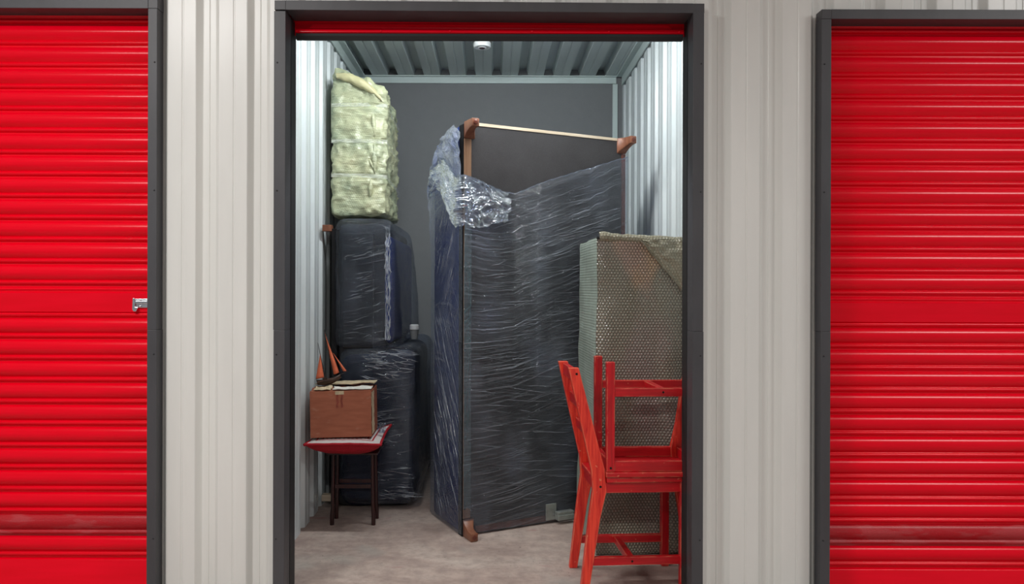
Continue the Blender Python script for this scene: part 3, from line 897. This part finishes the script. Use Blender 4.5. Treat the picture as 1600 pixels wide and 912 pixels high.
# the gathered upper hem of the film, crumpled at the front corner
m = MB()
path = []
for i in range(30):
    y = SH - .0 - i / 29 * (SH + .01)
    path.append(Vector((-.020 - .014 * abs(fbm((i * .35, 1, 1), 3)), y, min(zhem(max(0, y)), top_at(y) - .004) + .010 * fbm((i * .4, 5, 5), 3))))
for i in range(70):
    x = -.01 + i / 69 * (SW + .01)
    path.append(Vector((x, -.016 - .020 * max(0, 1 - x / .3) * (1 + fbm((i * .4, 2, 2), 3)), zborder_under(x) + .008 * fbm((i * .35, 7, 5), 3))))
rad = [(.007 if i < 45 else .0035) * (0.7 + 0.9 * abs(fbm((i * .6, 3, 8), 3))) for i in range(len(path))]
m.tube(path, rad, 7)
m.uv = {i: (i * .013, (i % 7) * .02) for i in range(len(m.v))}
m.build('film_hem', M['film_bunch'], sofa, smooth=70)
m = MB()      # loose crumpled skirt of film hanging over the corner
def f_loose(u, v):
    s_ = -.36 + u * .60
    nz = fbm((s_ * 9, v * 4, 12), 5); nz2 = fbm((s_ * 22, v * 9, 33), 4)
    drop = .10 + .16 * max(0, 1 - abs(s_ + .02) / .36) + .03 * nz
    out = .018 + .036 * math.sin(min(1, v * 1.2) * math.pi * .8) * (0.6 + nz) + .010 * nz2
    if s_ < 0:
        y = -s_; zt = min(zhem(y), top_at(y) - .004)
        return (-.008 - out, y + .02 * nz2, zt - v * drop + .012 * nz2)
    zt = zborder_under(s_)
    return (s_ + .015 * nz2, -.008 - out * .75, zt - v * drop + .012 * nz2)
m.grid(f_loose, 90, 40, lambda u, v: (u * .6, v * .3))
m.build('film_flap', M['film_bunch'], sofa, smooth=70, fix=False)

# ------------------------------------------------------------------ sofa section standing on end at the left wall
LY = 4.165
sec = empty('sofa_section', (-0.905, LY, 0))
tag(sec, 'shorter film-wrapped blue sofa section on end against the left wall', 'sofa')
DP = 1.06     # depth towards the back wall
m = MB(); m.box((0, .03, .02), (.030, DP, 1.575)); m.build('underside_board', M['black_cloth'], sec, bevel=.003)
m = MB(); rounded_block(m, (.285, DP - .03, 1.600), .045, .035, disp=lambda p, n: .006 * fbm(p * 4, 3))
o = m.build('seat_body', M['charcoal_fabric'], sec, loc=(.031 + .1425, (DP + .03) / 2, .004), smooth=60)
m = MB(); rounded_block(m, (.10, DP - .06, .62), .05, .03, disp=lambda p, n: .005 * fbm(p * 5, 3))
m.build('seat_cushion', M['navy_fabric'], sec, loc=(.300, (DP + .03) / 2, .92), smooth=60)
m = MB(); rounded_block(m, (.415, DP - .01, .880), .075, .03, disp=lambda p, n: .010 * fbm(p * 3.5, 3))
m.build('arm', M['dark_navy'], sec, loc=(.031 + .2075 + .018, (DP - .01) / 2 + .004, .003), smooth=60)
m = MB(); m.box((.062, .012, .90), (.240, .04, 1.55)); m.build('front_panel', M['charcoal_fabric'], sec, bevel=.012, smooth=40)
# square wooden feet on the underside
for zz, mt in ((1.578, 'foot_wood'), (.055, 'pale_wood')):
    m = MB(); m.box((-.050, .02, zz - .018), (.002, .065, zz + .018)); m.build('foot', M[mt], sec, bevel=.002)
# film over the whole section, pulled diagonally from the top to the arm
m = MB()
def blkdisp(p, n):
    return .004 * fbm((p.x * 9 + p.z * 5, p.y * 6, p.z * 24), 3) + .004
rounded_block(m, (.470, DP + .02, .915), .085, .022, disp=lambda p, n: .006 * fbm((p.x * 8 + p.z * 3, p.y * 6, p.z * 22), 4) + .008 * fbm(p * 5, 2), faces='xXyYZ')
m.build('stretch_film', M['film_left'], sec, loc=(.268, DP / 2, .004), smooth=60)
m = MB()
def tap(p):
    k = max(0, min(1, (p.z) / .72))
    x = p.x
    if x > 0: x = x * (1.0 - .32 * k * k)
    return Vector((x, p.y, p.z))
rounded_block(m, (.375, DP + .0, .735), .060, .022, taper=tap, disp=lambda p, n: .005 * fbm((p.x * 6 + p.z * 6, p.y * 6, p.z * 18), 4) + .008, faces='xXyYZ')
m.build('stretch_film', M['film_left'], sec, loc=(.205, DP / 2 + .01, .893), smooth=60)
# knotted film crests along the front edge
m = MB()
for ln in range(3):
    path = [Vector((.335 - .010 * ln + .010 * fbm((i * .5, ln * 5, 0), 3), .006 + .008 * fbm((i * .4, 2, ln), 2) - .022, .95 + .66 * i / 40)) for i in range(41)]
    m.tube(path, [.0050 * (0.5 + 1.6 * abs(fbm((i * .9, ln, 3), 3))) for i in range(41)], 6)
m.uv = {i: (i * .011, (i % 6) * .02) for i in range(len(m.v))}
m.build('film_crease', M['film_crest'], sec, smooth=70)

m = MB()
fr_ = lambda a, b: (a, -.016, b)
for k in range(60):           # glinting cluster where the arm begins
    x = .17 + rc.random() * .24; z = .74 + rc.random() * .16
    crest(m, fr_, (x, z), (x + rc.uniform(.02, .10), z + rc.uniform(-.025, .012)), rc.uniform(.0012, .0028), 6, seed=k)
for k in range(45):           # band of crests low down
    x = .22 + rc.random() * .20; z = .06 + rc.random() * .18
    crest(m, fr_, (x, z), (x + rc.uniform(.04, .12), z + rc.uniform(-.02, .01)), rc.uniform(.0007, .0016), 6, seed=k + 90)
for k in range(50):           # upper panel: fine crests rising to the right
    x = .05 + rc.random() * .20; z = .93 + rc.random() * .58
    crest(m, fr_, (x, z), (x + rc.uniform(.04, .11), z + rc.uniform(.005, .035)), rc.uniform(.0005, .0011), 6, seed=k + 200)
for k in range(26):           # middle of the arm
    x = .10 + rc.random() * .30; z = .28 + rc.random() * .42
    crest(m, fr_, (x, z), (x + rc.uniform(.02, .09), z + rc.uniform(-.02, .04)), rc.uniform(.0006, .0013), 6, seed=k + 400)
tag(m.build('film_creases', M['film_crest'], sec, smooth=60, fix=False), kind='stuff')

# furniture leg with a white cap standing on the arm of the section
lg = empty('furniture_leg', (-0.462, 4.45, 0.936)); tag(lg, 'short grey furniture leg with a white cap, poking up on the left sofa section', 'furniture leg')
m = MB(); m.lathe([(.020, 0), (.022, .02), (.026, .052), (.026, .055)], 16); m.build('shaft', M['grey_plastic'], lg, smooth=40)
m = MB(); m.lathe([(.026, .0552), (.029, .058), (.028, .082), (.022, .087)], 16); m.build('cap', M['white_plastic'], lg, smooth=40)

# ------------------------------------------------------------------ tall bundle in pale packing foil on top of the section
bun = empty('wrapped_bundle', (-0.7625, 4.52, 1.640))
tag(bun, 'tall bundle in pale yellow-green packing foil on the left sofa section', 'bundle')
BH = 0.86; BW = 0.325; BD = 0.60
bands = (.235, .43, .635)
def btaper(p):
    k = max(0, (p.z - .5) / .36)
    z = p.z
    right = (p.x / BW + .5)
    back = (p.y / BD + .5)
    z -= .13 * max(0, right - .25) * k * 1.25 + .03 * back * k
    return Vector((p.x + (.012 if p.z < .1 else 0) * 0, p.y, z))
def bdisp(p, n):
    q = p.x if abs(n.y) > .5 else p.y * .6
    rid = 1 - abs(fbm((q * 5 + p.z * 4.5, p.y * 3, p.z * 5 - q * 4), 3)) * 2.2
    rid2 = 1 - abs(fbm((q * 12 - p.z * 5, p.y * 6 + 9, p.z * 11 + q * 9), 3)) * 2.0
    d = .010 * fbm((p.x * 5, p.y * 5, p.z * 4), 3) + .017 * max(0, rid) ** 2 + .008 * max(0, rid2) ** 2 - .014
    pinch = sum(math.exp(-((p.z - b) / .014) ** 2) for b in bands)
    front = 1 if n.y < -.4 else .35
    d -= .012 * pinch * front
    # gathered folds running into the bands by the front edge
    e = math.exp(-((p.x - BW * .28) / .05) ** 2) * (1 if p.y < -.2 else 0)
    d += e * .018 * abs(math.sin(p.z * 27 + 4 * fbm((p.x * 8, 0, p.z * 5), 2)))
    if n.x < -.5: d = min(d, .0)
    if p.z < .02: d = min(d, 0)
    return d
m = MB(); rounded_block(m, (BW, BD, BH), .045, .0125, disp=bdisp, taper=btaper)
me = m.mesh('foil_wrap', M['packing_foil'], smooth=80, fix=False); weld(me)
link('foil_wrap', me, bun)
for b in bands:
    m = MB()
    def ft(u, v, b=b):
        s_ = .012 + u * (BW + BD * .9)
        zz = b + (v - .5) * .022 + .006 * math.sin(s_ * 9 + b * 30)
        if s_ < BW: x, y = -BW / 2 + s_, -BD / 2 - .004 - .004 * fbm((s_ * 14, b * 9, v), 3)
        else: x, y = BW / 2 + .004, -BD / 2 + (s_ - BW)
        return (x, y, zz - .05 * max(0, s_ - BW) * 1.2)
    m.grid(ft, 60, 4, lambda u, v: (u, v * .03))
    m.build('tape_band', M['clear_tape'], bun, smooth=60, fix=False)
# the folded-over flap at the top of the front
m = MB()
def fflap(u, v):
    x = -.125 + u * .255
    z = .800 - .010 * u - .115 * u * u
    rr = .013 + .013 * math.sin(u * math.pi)
    a = v * math.pi * 1.25 - .3
    return (x + .01 * v, -BD / 2 - .012 - rr * math.sin(a) * .9 + .004 * fbm((u * 6, v * 3, 0), 3), z + rr * math.cos(a) * 1.2 + .006 * fbm((u * 9, v * 4, 5), 3))
m.grid(fflap, 40, 14, lambda u, v: (u * .3, v * .1))
m.build('folded_flap', M['foil_flap'], bun, smooth=80, fix=False)
for (x0, z0, ln, an, r_) in ((.085, .61, .15, -1.50, .013), (.095, .42, .17, -1.55, .016), (.075, .22, .10, -1.6, .014), (.06, .34, .08, -1.1, .009)):
    m = MB()
    pts_ = [Vector((x0 + math.cos(an) * ln * i / 10, -BD / 2 - .004 + .006 * fbm((i * .3, x0 * 9, z0 * 9), 2), z0 + math.sin(an) * ln * i / 10)) for i in range(11)]
    m.tube(pts_, [r_ * math.sin(math.pi * (i + .6) / 11.2) for i in range(11)], 8)
    m.uv = {i: ((i // 8) * .014, (i % 8) * .006) for i in range(len(m.v))}
    m.build('foil_fold', M['packing_foil'], bun, smooth=80)

# ------------------------------------------------------------------ bubble-wrapped cabinet
cab = empty('wrapped_cabinet', (0.487, 3.446, 0), math.radians(3.0))
tag(cab, 'tall cabinet in bubble wrap behind the red chairs', 'cabinet')
CW, CD, CH = 0.422, 0.50, 1.478
def cdisp(p, n):
    d = .010 * fbm((p.x * 4, p.y * 4, p.z * 2.5), 3) + .005 * fbm((p.x * 9 + p.z * 4, p.y * 9, p.z * 6), 3)
    g = math.exp(-((p.x - (.11 + .05 * (1.3 - p.z))) / .035) ** 2) * (1 if n.y < -.5 else 0) * max(0, min(1, (1.25 - p.z) * 3))
    d += .020 * g
    if p.z < .02 or n.x > .5: d = min(d, 0)
    return d
m = MB(); rounded_block(m, (CW, CD, CH), .012, .025, disp=cdisp, faces='XyYzZ')
me = m.mesh('bubble_wrap', M['bubble_wrap'], smooth=80, fix=False); weld(me)
link('bubble_wrap', me, cab, (CW / 2, CD / 2, .001))
m = MB(); rounded_block(m, (CW, CD, CH), .012, .025, disp=cdisp, faces='x')
me = m.mesh('bubble_wrap', M['bubble_wrap_side'], smooth=80, fix=False); weld(me)
link('bubble_wrap', me, cab, (CW / 2 - .0008, CD / 2, .001))
m = MB()      # rolled fold along the top edge
def froll(u, v):
    a = v * math.pi * 1.6 - .9
    x = .012 + u * (CW - .014)
    r_ = .020 + .006 * fbm((u * 5, 0, 0), 2)
    return (x, .010 - r_ * math.sin(a) * .9 - .004, CH + .004 + r_ * math.cos(a) - .020 * u + .006 * fbm((u * 6, v * 2, 3), 3))
m.grid(froll, 50, 14, lambda u, v: (u * CW, v * .1))
m.build('top_fold', M['bubble_wrap_fold'], cab, smooth=80, fix=False)
m = MB()      # slanting flap taped over the upper right corner
def fflap2(u, v):
    top = (.20 + u * (CW - .202), CH - .010)
    bx = .20 + u * (CW - .202)
    zb_ = CH - .012 - .255 * max(0.0, u) ** 1.0
    z = top[1] + (zb_ - top[1]) * v
    y = -.010 - .012 * math.sin(v * math.pi) - .010 * (fbm((u * 5, v * 5, 4), 3) + .6) - .006 * (v > .93)
    return (bx, y, z)
m.grid(fflap2, 40, 24, lambda u, v: (u * CW * .6, v * .25 * u))
m.build('corner_flap', M['bubble_wrap_fold'], cab, smooth=80, fix=False)
m = MB()
m.tube([fflap2(i / 20, 1.0) for i in range(21)], .0035, 6)
m.uv = {i: (i * .01, (i % 6) * .004) for i in range(len(m.v))}
m.build('flap_edge', M['bubble_wrap_fold'], cab, smooth=80)
m = MB(); m.box((.0, -.010, CH - .006), (.036, .006, CH + .004)); m.build('tape_tab', M['rubber'], cab, bevel=.001)

# ------------------------------------------------------------------ red wooden chairs
def bar(m, a, b, wx, wy):
    """square bar between two points, width wx in x, wy in y"""
    a = Vector(a); b = Vector(b)
    vs = []
    for p in (a, b):
        vs += [(p.x - wx / 2, p.y - wy / 2, p.z), (p.x + wx / 2, p.y - wy / 2, p.z), (p.x + wx / 2, p.y + wy / 2, p.z), (p.x - wx / 2, p.y + wy / 2, p.z)]
    m.add(vs, [(0, 3, 2, 1), (4, 5, 6, 7), (0, 1, 5, 4), (1, 2, 6, 5), (2, 3, 7, 6), (3, 0, 4, 7)])
WCH = 0.30        # width over the posts
SEAT = 0.470
def make_chair(name, top=-.030):
    e = empty(name)
    pts_ = [(.018, 0.0), (.058, .30), (.079, .415), (.072, .50), (top, .918)]      # side line of the back posts (x, z)
    wid = [.036, .048, .058, .056, .042]
    for k, yc in enumerate((.016, WCH - .016)):
        m = MB()
        poly = [(x - w_ / 2, z) for (x, z), w_ in zip(pts_, wid)] + [(x + w_ / 2, z) for (x, z), w_ in reversed(list(zip(pts_, wid)))]
        m.prism(poly, 'y', yc - .014, yc + .014)
        post = m.build('back_post', M['red_paint_grain'], e, bevel=.003)
        for (bx, bz) in ((.082, .432), (top + .012, .893)):
            b_ = MB(); b_.lathe([(.005, 0), (.005, .0012)], 12); me = b_.mesh('bolt', M['bolt']); me.transform(Matrix.Rotation(math.radians(90), 4, 'X'))
            if k == 0: link('bolt', me, post, (bx, yc - .0142, bz))
        m = MB(); bar(m, (.432, yc, 0), (.432, yc, SEAT - .022), .034, .030)
        leg = m.build('front_leg', M['red_paint'], e, bevel=.003)
        b_ = MB(); b_.lathe([(.005, 0), (.005, .0012)], 12); me = b_.mesh('bolt', M['bolt']); me.transform(Matrix.Rotation(math.radians(90), 4, 'X'))
        if k == 0: link('bolt', me, leg, (.432, yc - .0152, .432))
        m = MB(); m.box((.103, yc - .011, SEAT - .065), (.416, yc + .011, SEAT - .022)); m.build('apron', M['red_paint_rail'], e, bevel=.002)
        m = MB(); m.box((.052, yc - .010, .108), (.416, yc + .010, .142)); st = m.build('stretcher', M['red_paint_rail'], e, bevel=.002)
        if k == 0:
            b_ = MB(); b_.lathe([(.0045, 0), (.0045, .0012)], 12); me = b_.mesh('bolt', M['bolt']); me.transform(Matrix.Rotation(math.radians(90), 4, 'X'))
            link('bolt', me, st, (.215, yc - .0102, .124))
    m = MB(); m.box((.422, .032, SEAT - .065), (.442, WCH - .032, SEAT - .022)); m.build('apron', M['red_paint'], e, bevel=.002)
    m = MB(); m.box((.062, .031, SEAT - .065), (.082, WCH - .031, SEAT - .022)); m.build('apron', M['red_paint'], e, bevel=.002)
    m = MB(); m.box((.200, .027, .110), (.228, WCH - .027, .138)); m.build('cross_stretcher', M['red_paint'], e, bevel=.002)
    m = MB(); m.prism([(.106, -.006), (.452, -.006), (.452, WCH + .006), (.106, WCH + .006), (.106, WCH - .031), (.052, WCH - .031), (.052, .031), (.106, .031)], 'z', SEAT - .0215, SEAT)
    m.build('seat', M['red_paint_rail'], e, bevel=.004)
    for z0, z1 in ((.862, .912), (.745, .790), (.632, .672)):
        x0 = .072 + (top - .072) * (((z0 + z1) / 2) - .50) / .418
        m = MB(); m.box((x0 - .010, .0305, z0), (x0 + .010, WCH - .0305, z1)); m.build('back_rail', M['red_paint'], e, bevel=.003)
    return e
ch = make_chair('chair')
ch.location = (0.366, 3.025, 0.0); ch.rotation_euler = (0, 0, math.radians(3.5))
tag(ch, 'worn red wooden chair standing upright in front of the bubble-wrapped cabinet', 'chair')
up = make_chair('chair', .012)
tag(up, 'worn red wooden chair turned upside down on the seat of the other', 'chair')
ch['group'] = up['group'] = 'stacked red chairs'
up.rotation_euler = (0, math.radians(180), math.radians(2.5))
up.location = (0.920, 3.045, 2 * SEAT + .0015)
# the bolts of the turned chair keep to the side facing the door

# ------------------------------------------------------------------ stool, cushion, moving box, model ship
stl = empty('stool', (-0.7235, 3.985, 0)); tag(stl, 'small dark red-brown wooden stool under the red cushion', 'stool')
for sx in (-1, 1):
    for sy in (-1, 1):
        m = MB()
        X = sx * .1055; Y = sy * .055 - .04
        pts_ = [Vector((X * 1.03, Y, 0.0)), Vector((X * 1.03, Y, .05)), Vector((X * 1.0, Y, .09)), Vector((X * 1.0, Y, .19)), Vector((X * .985, Y, .225)), Vector((X * .97, Y, .372))]
        rr = [.011, .011, .0095, .0095, .0085, .0085]
        m.tube(pts_, rr, 10); l_ = m.build('leg', M['mahogany'], stl, smooth=50)
for sy in (-1, 1):
    m = MB(); m.box((-.094, sy * .055 - .046, .192), (.094, sy * .055 - .034, .212)); m.build('stretcher', M['mahogany'], stl, bevel=.003)
m = MB(); m.box((-.135, -.130, .3725), (.135, .130, .385)); m.build('seat_board', M['mahogany'], stl, bevel=.004)

cus = empty('cushion', (-0.745, 3.915, 0.3855)); tag(cus, 'red cushion with a white knitted pattern under the moving box', 'cushion')
CS = .182; CT = .085
def cush(u, v, side):
    x = (2 * u - 1); y = (2 * v - 1)
    ed = (1 - abs(x) ** 2.6) * (1 - abs(y) ** 2.6)
    h_ = max(0, ed) ** .42
    pull = 1 + .055 * (abs(x) * abs(y)) ** 3 - .02 * (1 - min(abs(x), abs(y))) * max(abs(x), abs(y)) ** 4
    zz = .068 + side * h_ * (.022 if side > 0 else .072)
    zz += (.030 * max(0, x * 1.0 - .62) * max(0, y + .2) * 2.2) + .003 * fbm((x * 3, y * 3, side), 3)
    if side < 0: zz = max(.001, zz)
    return (x * CS * pull, y * CS * pull, zz)
m = MB(); m.grid(lambda u, v: cush(u, v, 1), 40, 40); m.build('knitted_top', M['cushion_knit'], cus, smooth=80)
m = MB(); m.grid(lambda u, v: cush(u, v, -1), 40, 40); m.build('cover', M['cushion_red'], cus, smooth=80)
m = MB()
rim = []
for k in range(4):
    for i in range(20):
        t_ = i / 20
        u, v = [(t_, 0), (1, t_), (1 - t_, 1), (0, 1 - t_)][k]
        rim.append(Vector(cush(u, v, 1)))
rim.append(rim[0]); m.tube(rim, .007, 8); m.build('border', M['cushion_red'], cus, smooth=80)

BXR = math.radians(2.0)
bx = empty('moving_box', (-0.768, 3.905, 0.4800), BXR); tag(bx, 'battered orange-brown cardboard moving box on the red cushion', 'box')
bx.rotation_euler = (0, math.radians(-1.2), BXR)
bw, bd, bh = .155, .125, .232
tk = .004
for nm, a, b in (('panel', (-bw, -bd, 0.0), (bw, -bd + tk, bh)), ('panel', (-bw, bd - tk, 0), (bw, bd, bh)), ('panel', (-bw, -bd + tk, 0), (-bw + tk, bd - tk, bh)),
                 ('panel', (bw - tk, -bd + tk, 0), (bw, bd - tk, bh)), ('bottom_panel', (-bw + tk, -bd + tk, 0), (bw - tk, bd - tk, tk))):
    m = MB(); m.box(a, b); m.build(nm, M['cardboard'], bx, bevel=.0012)
def flap(name, mat, x0, x1, y0, y1, z, seed, amp):
    m = MB()
    def fn(u, v):
        n_ = fbm((u * 3 + seed, v * 3, seed), 3); j = .012 * fbm((u * 11 + seed, v * 2, 3), 3)
        return (x0 + (x1 - x0) * u, y0 + (y1 - y0) * v + j * v, z + amp * v * (.6 + n_) + .004 * n_)
    m.grid(fn, 26, 12)
    me = m.mesh(name, mat, smooth=60, fix=False)
    o = link(name, me, bx); sl = o.modifiers.new('thickness', 'SOLIDIFY'); sl.thickness = .004
    return o
flap('flap', M['cardboard'], -bw + .002, bw - .002, -bd, .01, bh + .004, 1.0, .016)
flap('flap', M['cardboard_torn'], -bw + .01, bw + .004, bd, -.03, bh + .022, 5.0, .006)
flap('torn_lining', M['paper_white'], -.04, bw + .002, -bd + .004, -.06, bh + .0135, 9.0, .006)
flap('torn_lining', M['cardboard_torn'], -bw + .02, -.05, -bd + .002, -.05, bh + .014, 3.0, .010)
m = MB(); m.grid(lambda u, v: (bw + .0025 + .003 * fbm((v * 9, u * 5, 2), 3), -bd + .003 + u * .10, .01 + v * .215), 8, 24); m.build('torn_edge', M['cardboard_torn'], bx, smooth=60, fix=False)
for xo in (-.020, .002):
    m = MB(); m.grid(lambda u, v: (xo + u * .010 + .004 * fbm((v * 3, xo * 90, 0), 2), -bd - .0008, bh - .080 + v * .070), 2, 8); m.build('tape', M['tape_red'], bx, fix=False)
m = MB(); m.box((-.026, -bd - .0016, bh - .014), (.018, -bd - .0004, bh + .004)); m.build('tape', M['cardboard_torn'], bx)
# crumpled clear plastic wedged beside the box
pl = empty('plastic_scrap', (-0.574, 3.885, 0.478)); tag(pl, 'crumpled scrap of clear plastic between moving box and cushion corner', 'plastic scrap')
m = MB()
def fpl(u, v):
    a = (u - .5) * 2.2
    r_ = .022 + .012 * fbm((u * 7, v * 3, 1), 3)
    return (r_ * math.sin(a) + .010 * fbm((u * 9, v * 9, 7), 3), -r_ * math.cos(a) + .02, .003 + v * (.055 + .02 * fbm((u * 5, 0, 8), 2)))
m.grid(fpl, 24, 18, lambda u, v: (u * .4, v * .3)); m.build('sheet', M['film_bunch'], pl, smooth=50, fix=False)

# model ship, leaning back on the box flaps
shp = empty('model_ship', (-0.838, 3.86, 0.739)); tag(shp, 'small two-masted model sailing ship with orange sails on the moving box', 'model ship')
shp.rotation_euler = (math.radians(0), math.radians(-13), math.radians(8))
m = MB()
def fh(u, v):
    x = -.062 + u * .125
    wv = .017 * math.sin(min(1, u * 1.25 + .12) * math.pi * .5) * (1 - max(0, (u - .55) / .45) ** 2) + .0008
    a = (v - .5) * math.pi
    sheer = .010 * (2 * u - 1) ** 2
    if v <= 0: return (x, -wv, .030 + sheer)
    if v >= 1: return (x, wv, .030 + sheer)
    return (x, wv * math.sin(a), .030 + sheer - (.027 - .012 * max(0, u - .6) * 2) * math.cos(a) ** .7)
m.grid(fh, 24, 12)
me = m.mesh('hull', M['ship_hull'], smooth=60, fix=False); o = link('hull', me, shp); s_ = o.modifiers.new('thickness', 'SOLIDIFY'); s_.thickness = .002
m = MB(); m.prism([(-.058, -.013), (.03, -.015), (.060, -.001), (.060, .001), (.03, .015), (-.058, .013)], 'z', .026, .029); m.build('deck', M['foot_wood'], shp)
m = MB(); m.box((-.03, -.008, .029), (-.008, .008, .040)); m.build('cabin', M['ship_hull'], shp, bevel=.001)
m = MB(); m.tube([(.045, 0, .034), (.105, 0, .046)], [.0022, .0012], 8); m.build('bowsprit', M['ship_hull'], shp)
m = MB(); m.tube([(-.018, 0, .026), (-.012, 0, .225)], [.0026, .0012], 8); m.build('mast', M['rig'], shp)
m = MB(); m.tube([(.026, 0, .026), (.034, 0, .285)], [.0028, .0012], 8); m.build('mast', M['rig'], shp)
def sail(poly):
    (ax, az), (bx_, bz), (cx_, cz) = poly
    m = MB()
    def fn(u, v):
        x = ax + (bx_ - ax) * u; z = az + (bz - az) * u
        x = x + (cx_ - x) * v; z = z + (cz - z) * v
        return (x, -.003 - .010 * math.sin(math.pi * u) * (1 - v) * 1.2, z)
    m.grid(fn, 10, 12); me = m.mesh('sail', M['sail'], smooth=80, fix=False); o = link('sail', me, shp)
    k = o.modifiers.new('thickness', 'SOLIDIFY'); k.thickness = .0012
    return o
sail([(-.064, .046), (-.021, .044), (-.014, .165)])
sail([(.030, .046), (.060, .050), (.034, .262)])
sail([(.080, .050), (.098, .050), (.052, .155)])
m = MB(); m.tube([(-.066, 0, .044), (-.018, 0, .042)], .0013, 6); m.build('boom', M['rig'], shp)
m = MB(); m.tube([(.034, 0, .284), (.103, 0, .047)], .0005, 5); m.tube([(-.012, 0, .224), (-.060, 0, .040)], .0005, 5); m.tube([(.034, 0, .284), (-.010, 0, .040)], .0005, 5); m.build('rigging', M['rig'], shp)

# ------------------------------------------------------------------ corridor lamps (behind and above the camera)
LAMP_AT = ['towards the left red door', 'towards the right red door', 'in front of the open unit']
for (x, y, ln, p), lo in zip(LAMPS, LIGHT_OBJS):
    e = empty('ceiling_lamp', (x, y, CORR_CEIL)); tag(e, 'fluorescent lamp on the corridor ceiling ' + LAMP_AT[LIGHT_OBJS.index(lo)], 'lamp', 'corridor lamps')
    m = MB(); m.prism([(-.07, -.001), (.07, -.001), (.07, -.05), (.05, -.075), (-.05, -.075), (-.07, -.05)], 'x', -ln / 2 - .03, ln / 2 + .03)
    m.build('housing', M['white_plastic'], e)
    for sy in (-.03, .03):
        m = MB(); m.tube([(-ln / 2, sy, -.088), (ln / 2, sy, -.088)], .012, 10); m.build('tube', M['lamp_tube'], e, smooth=40)
    lo.parent = e; lo.location = (0, 0, -.105)

# added fill lamp under the deck, behind the rolled shutter, to brighten the unit
x, y, z, ln, p = FILL_LAMP
e = empty('added_fill_lamp', (x, y, z)); tag(e, 'added fill lamp, a slim batten on the unit ceiling above the doorway', 'lamp')
m = MB(); m.prism([(-.03, -.001), (.03, -.001), (.03, -.03), (-.03, -.03)], 'x', -ln / 2 - .02, ln / 2 + .02); m.build('housing', M['white_plastic'], e, bevel=.003)
m = MB(); m.tube([(-ln / 2, 0, -.052), (ln / 2, 0, -.052)], .012, 10); m.build('tube', M['fill_tube'], e, smooth=40)
FILL_LIGHT.parent = e; FILL_LIGHT.location = (0, .0, -.070); FILL_LIGHT.rotation_euler = (math.radians(28), 0, 0)
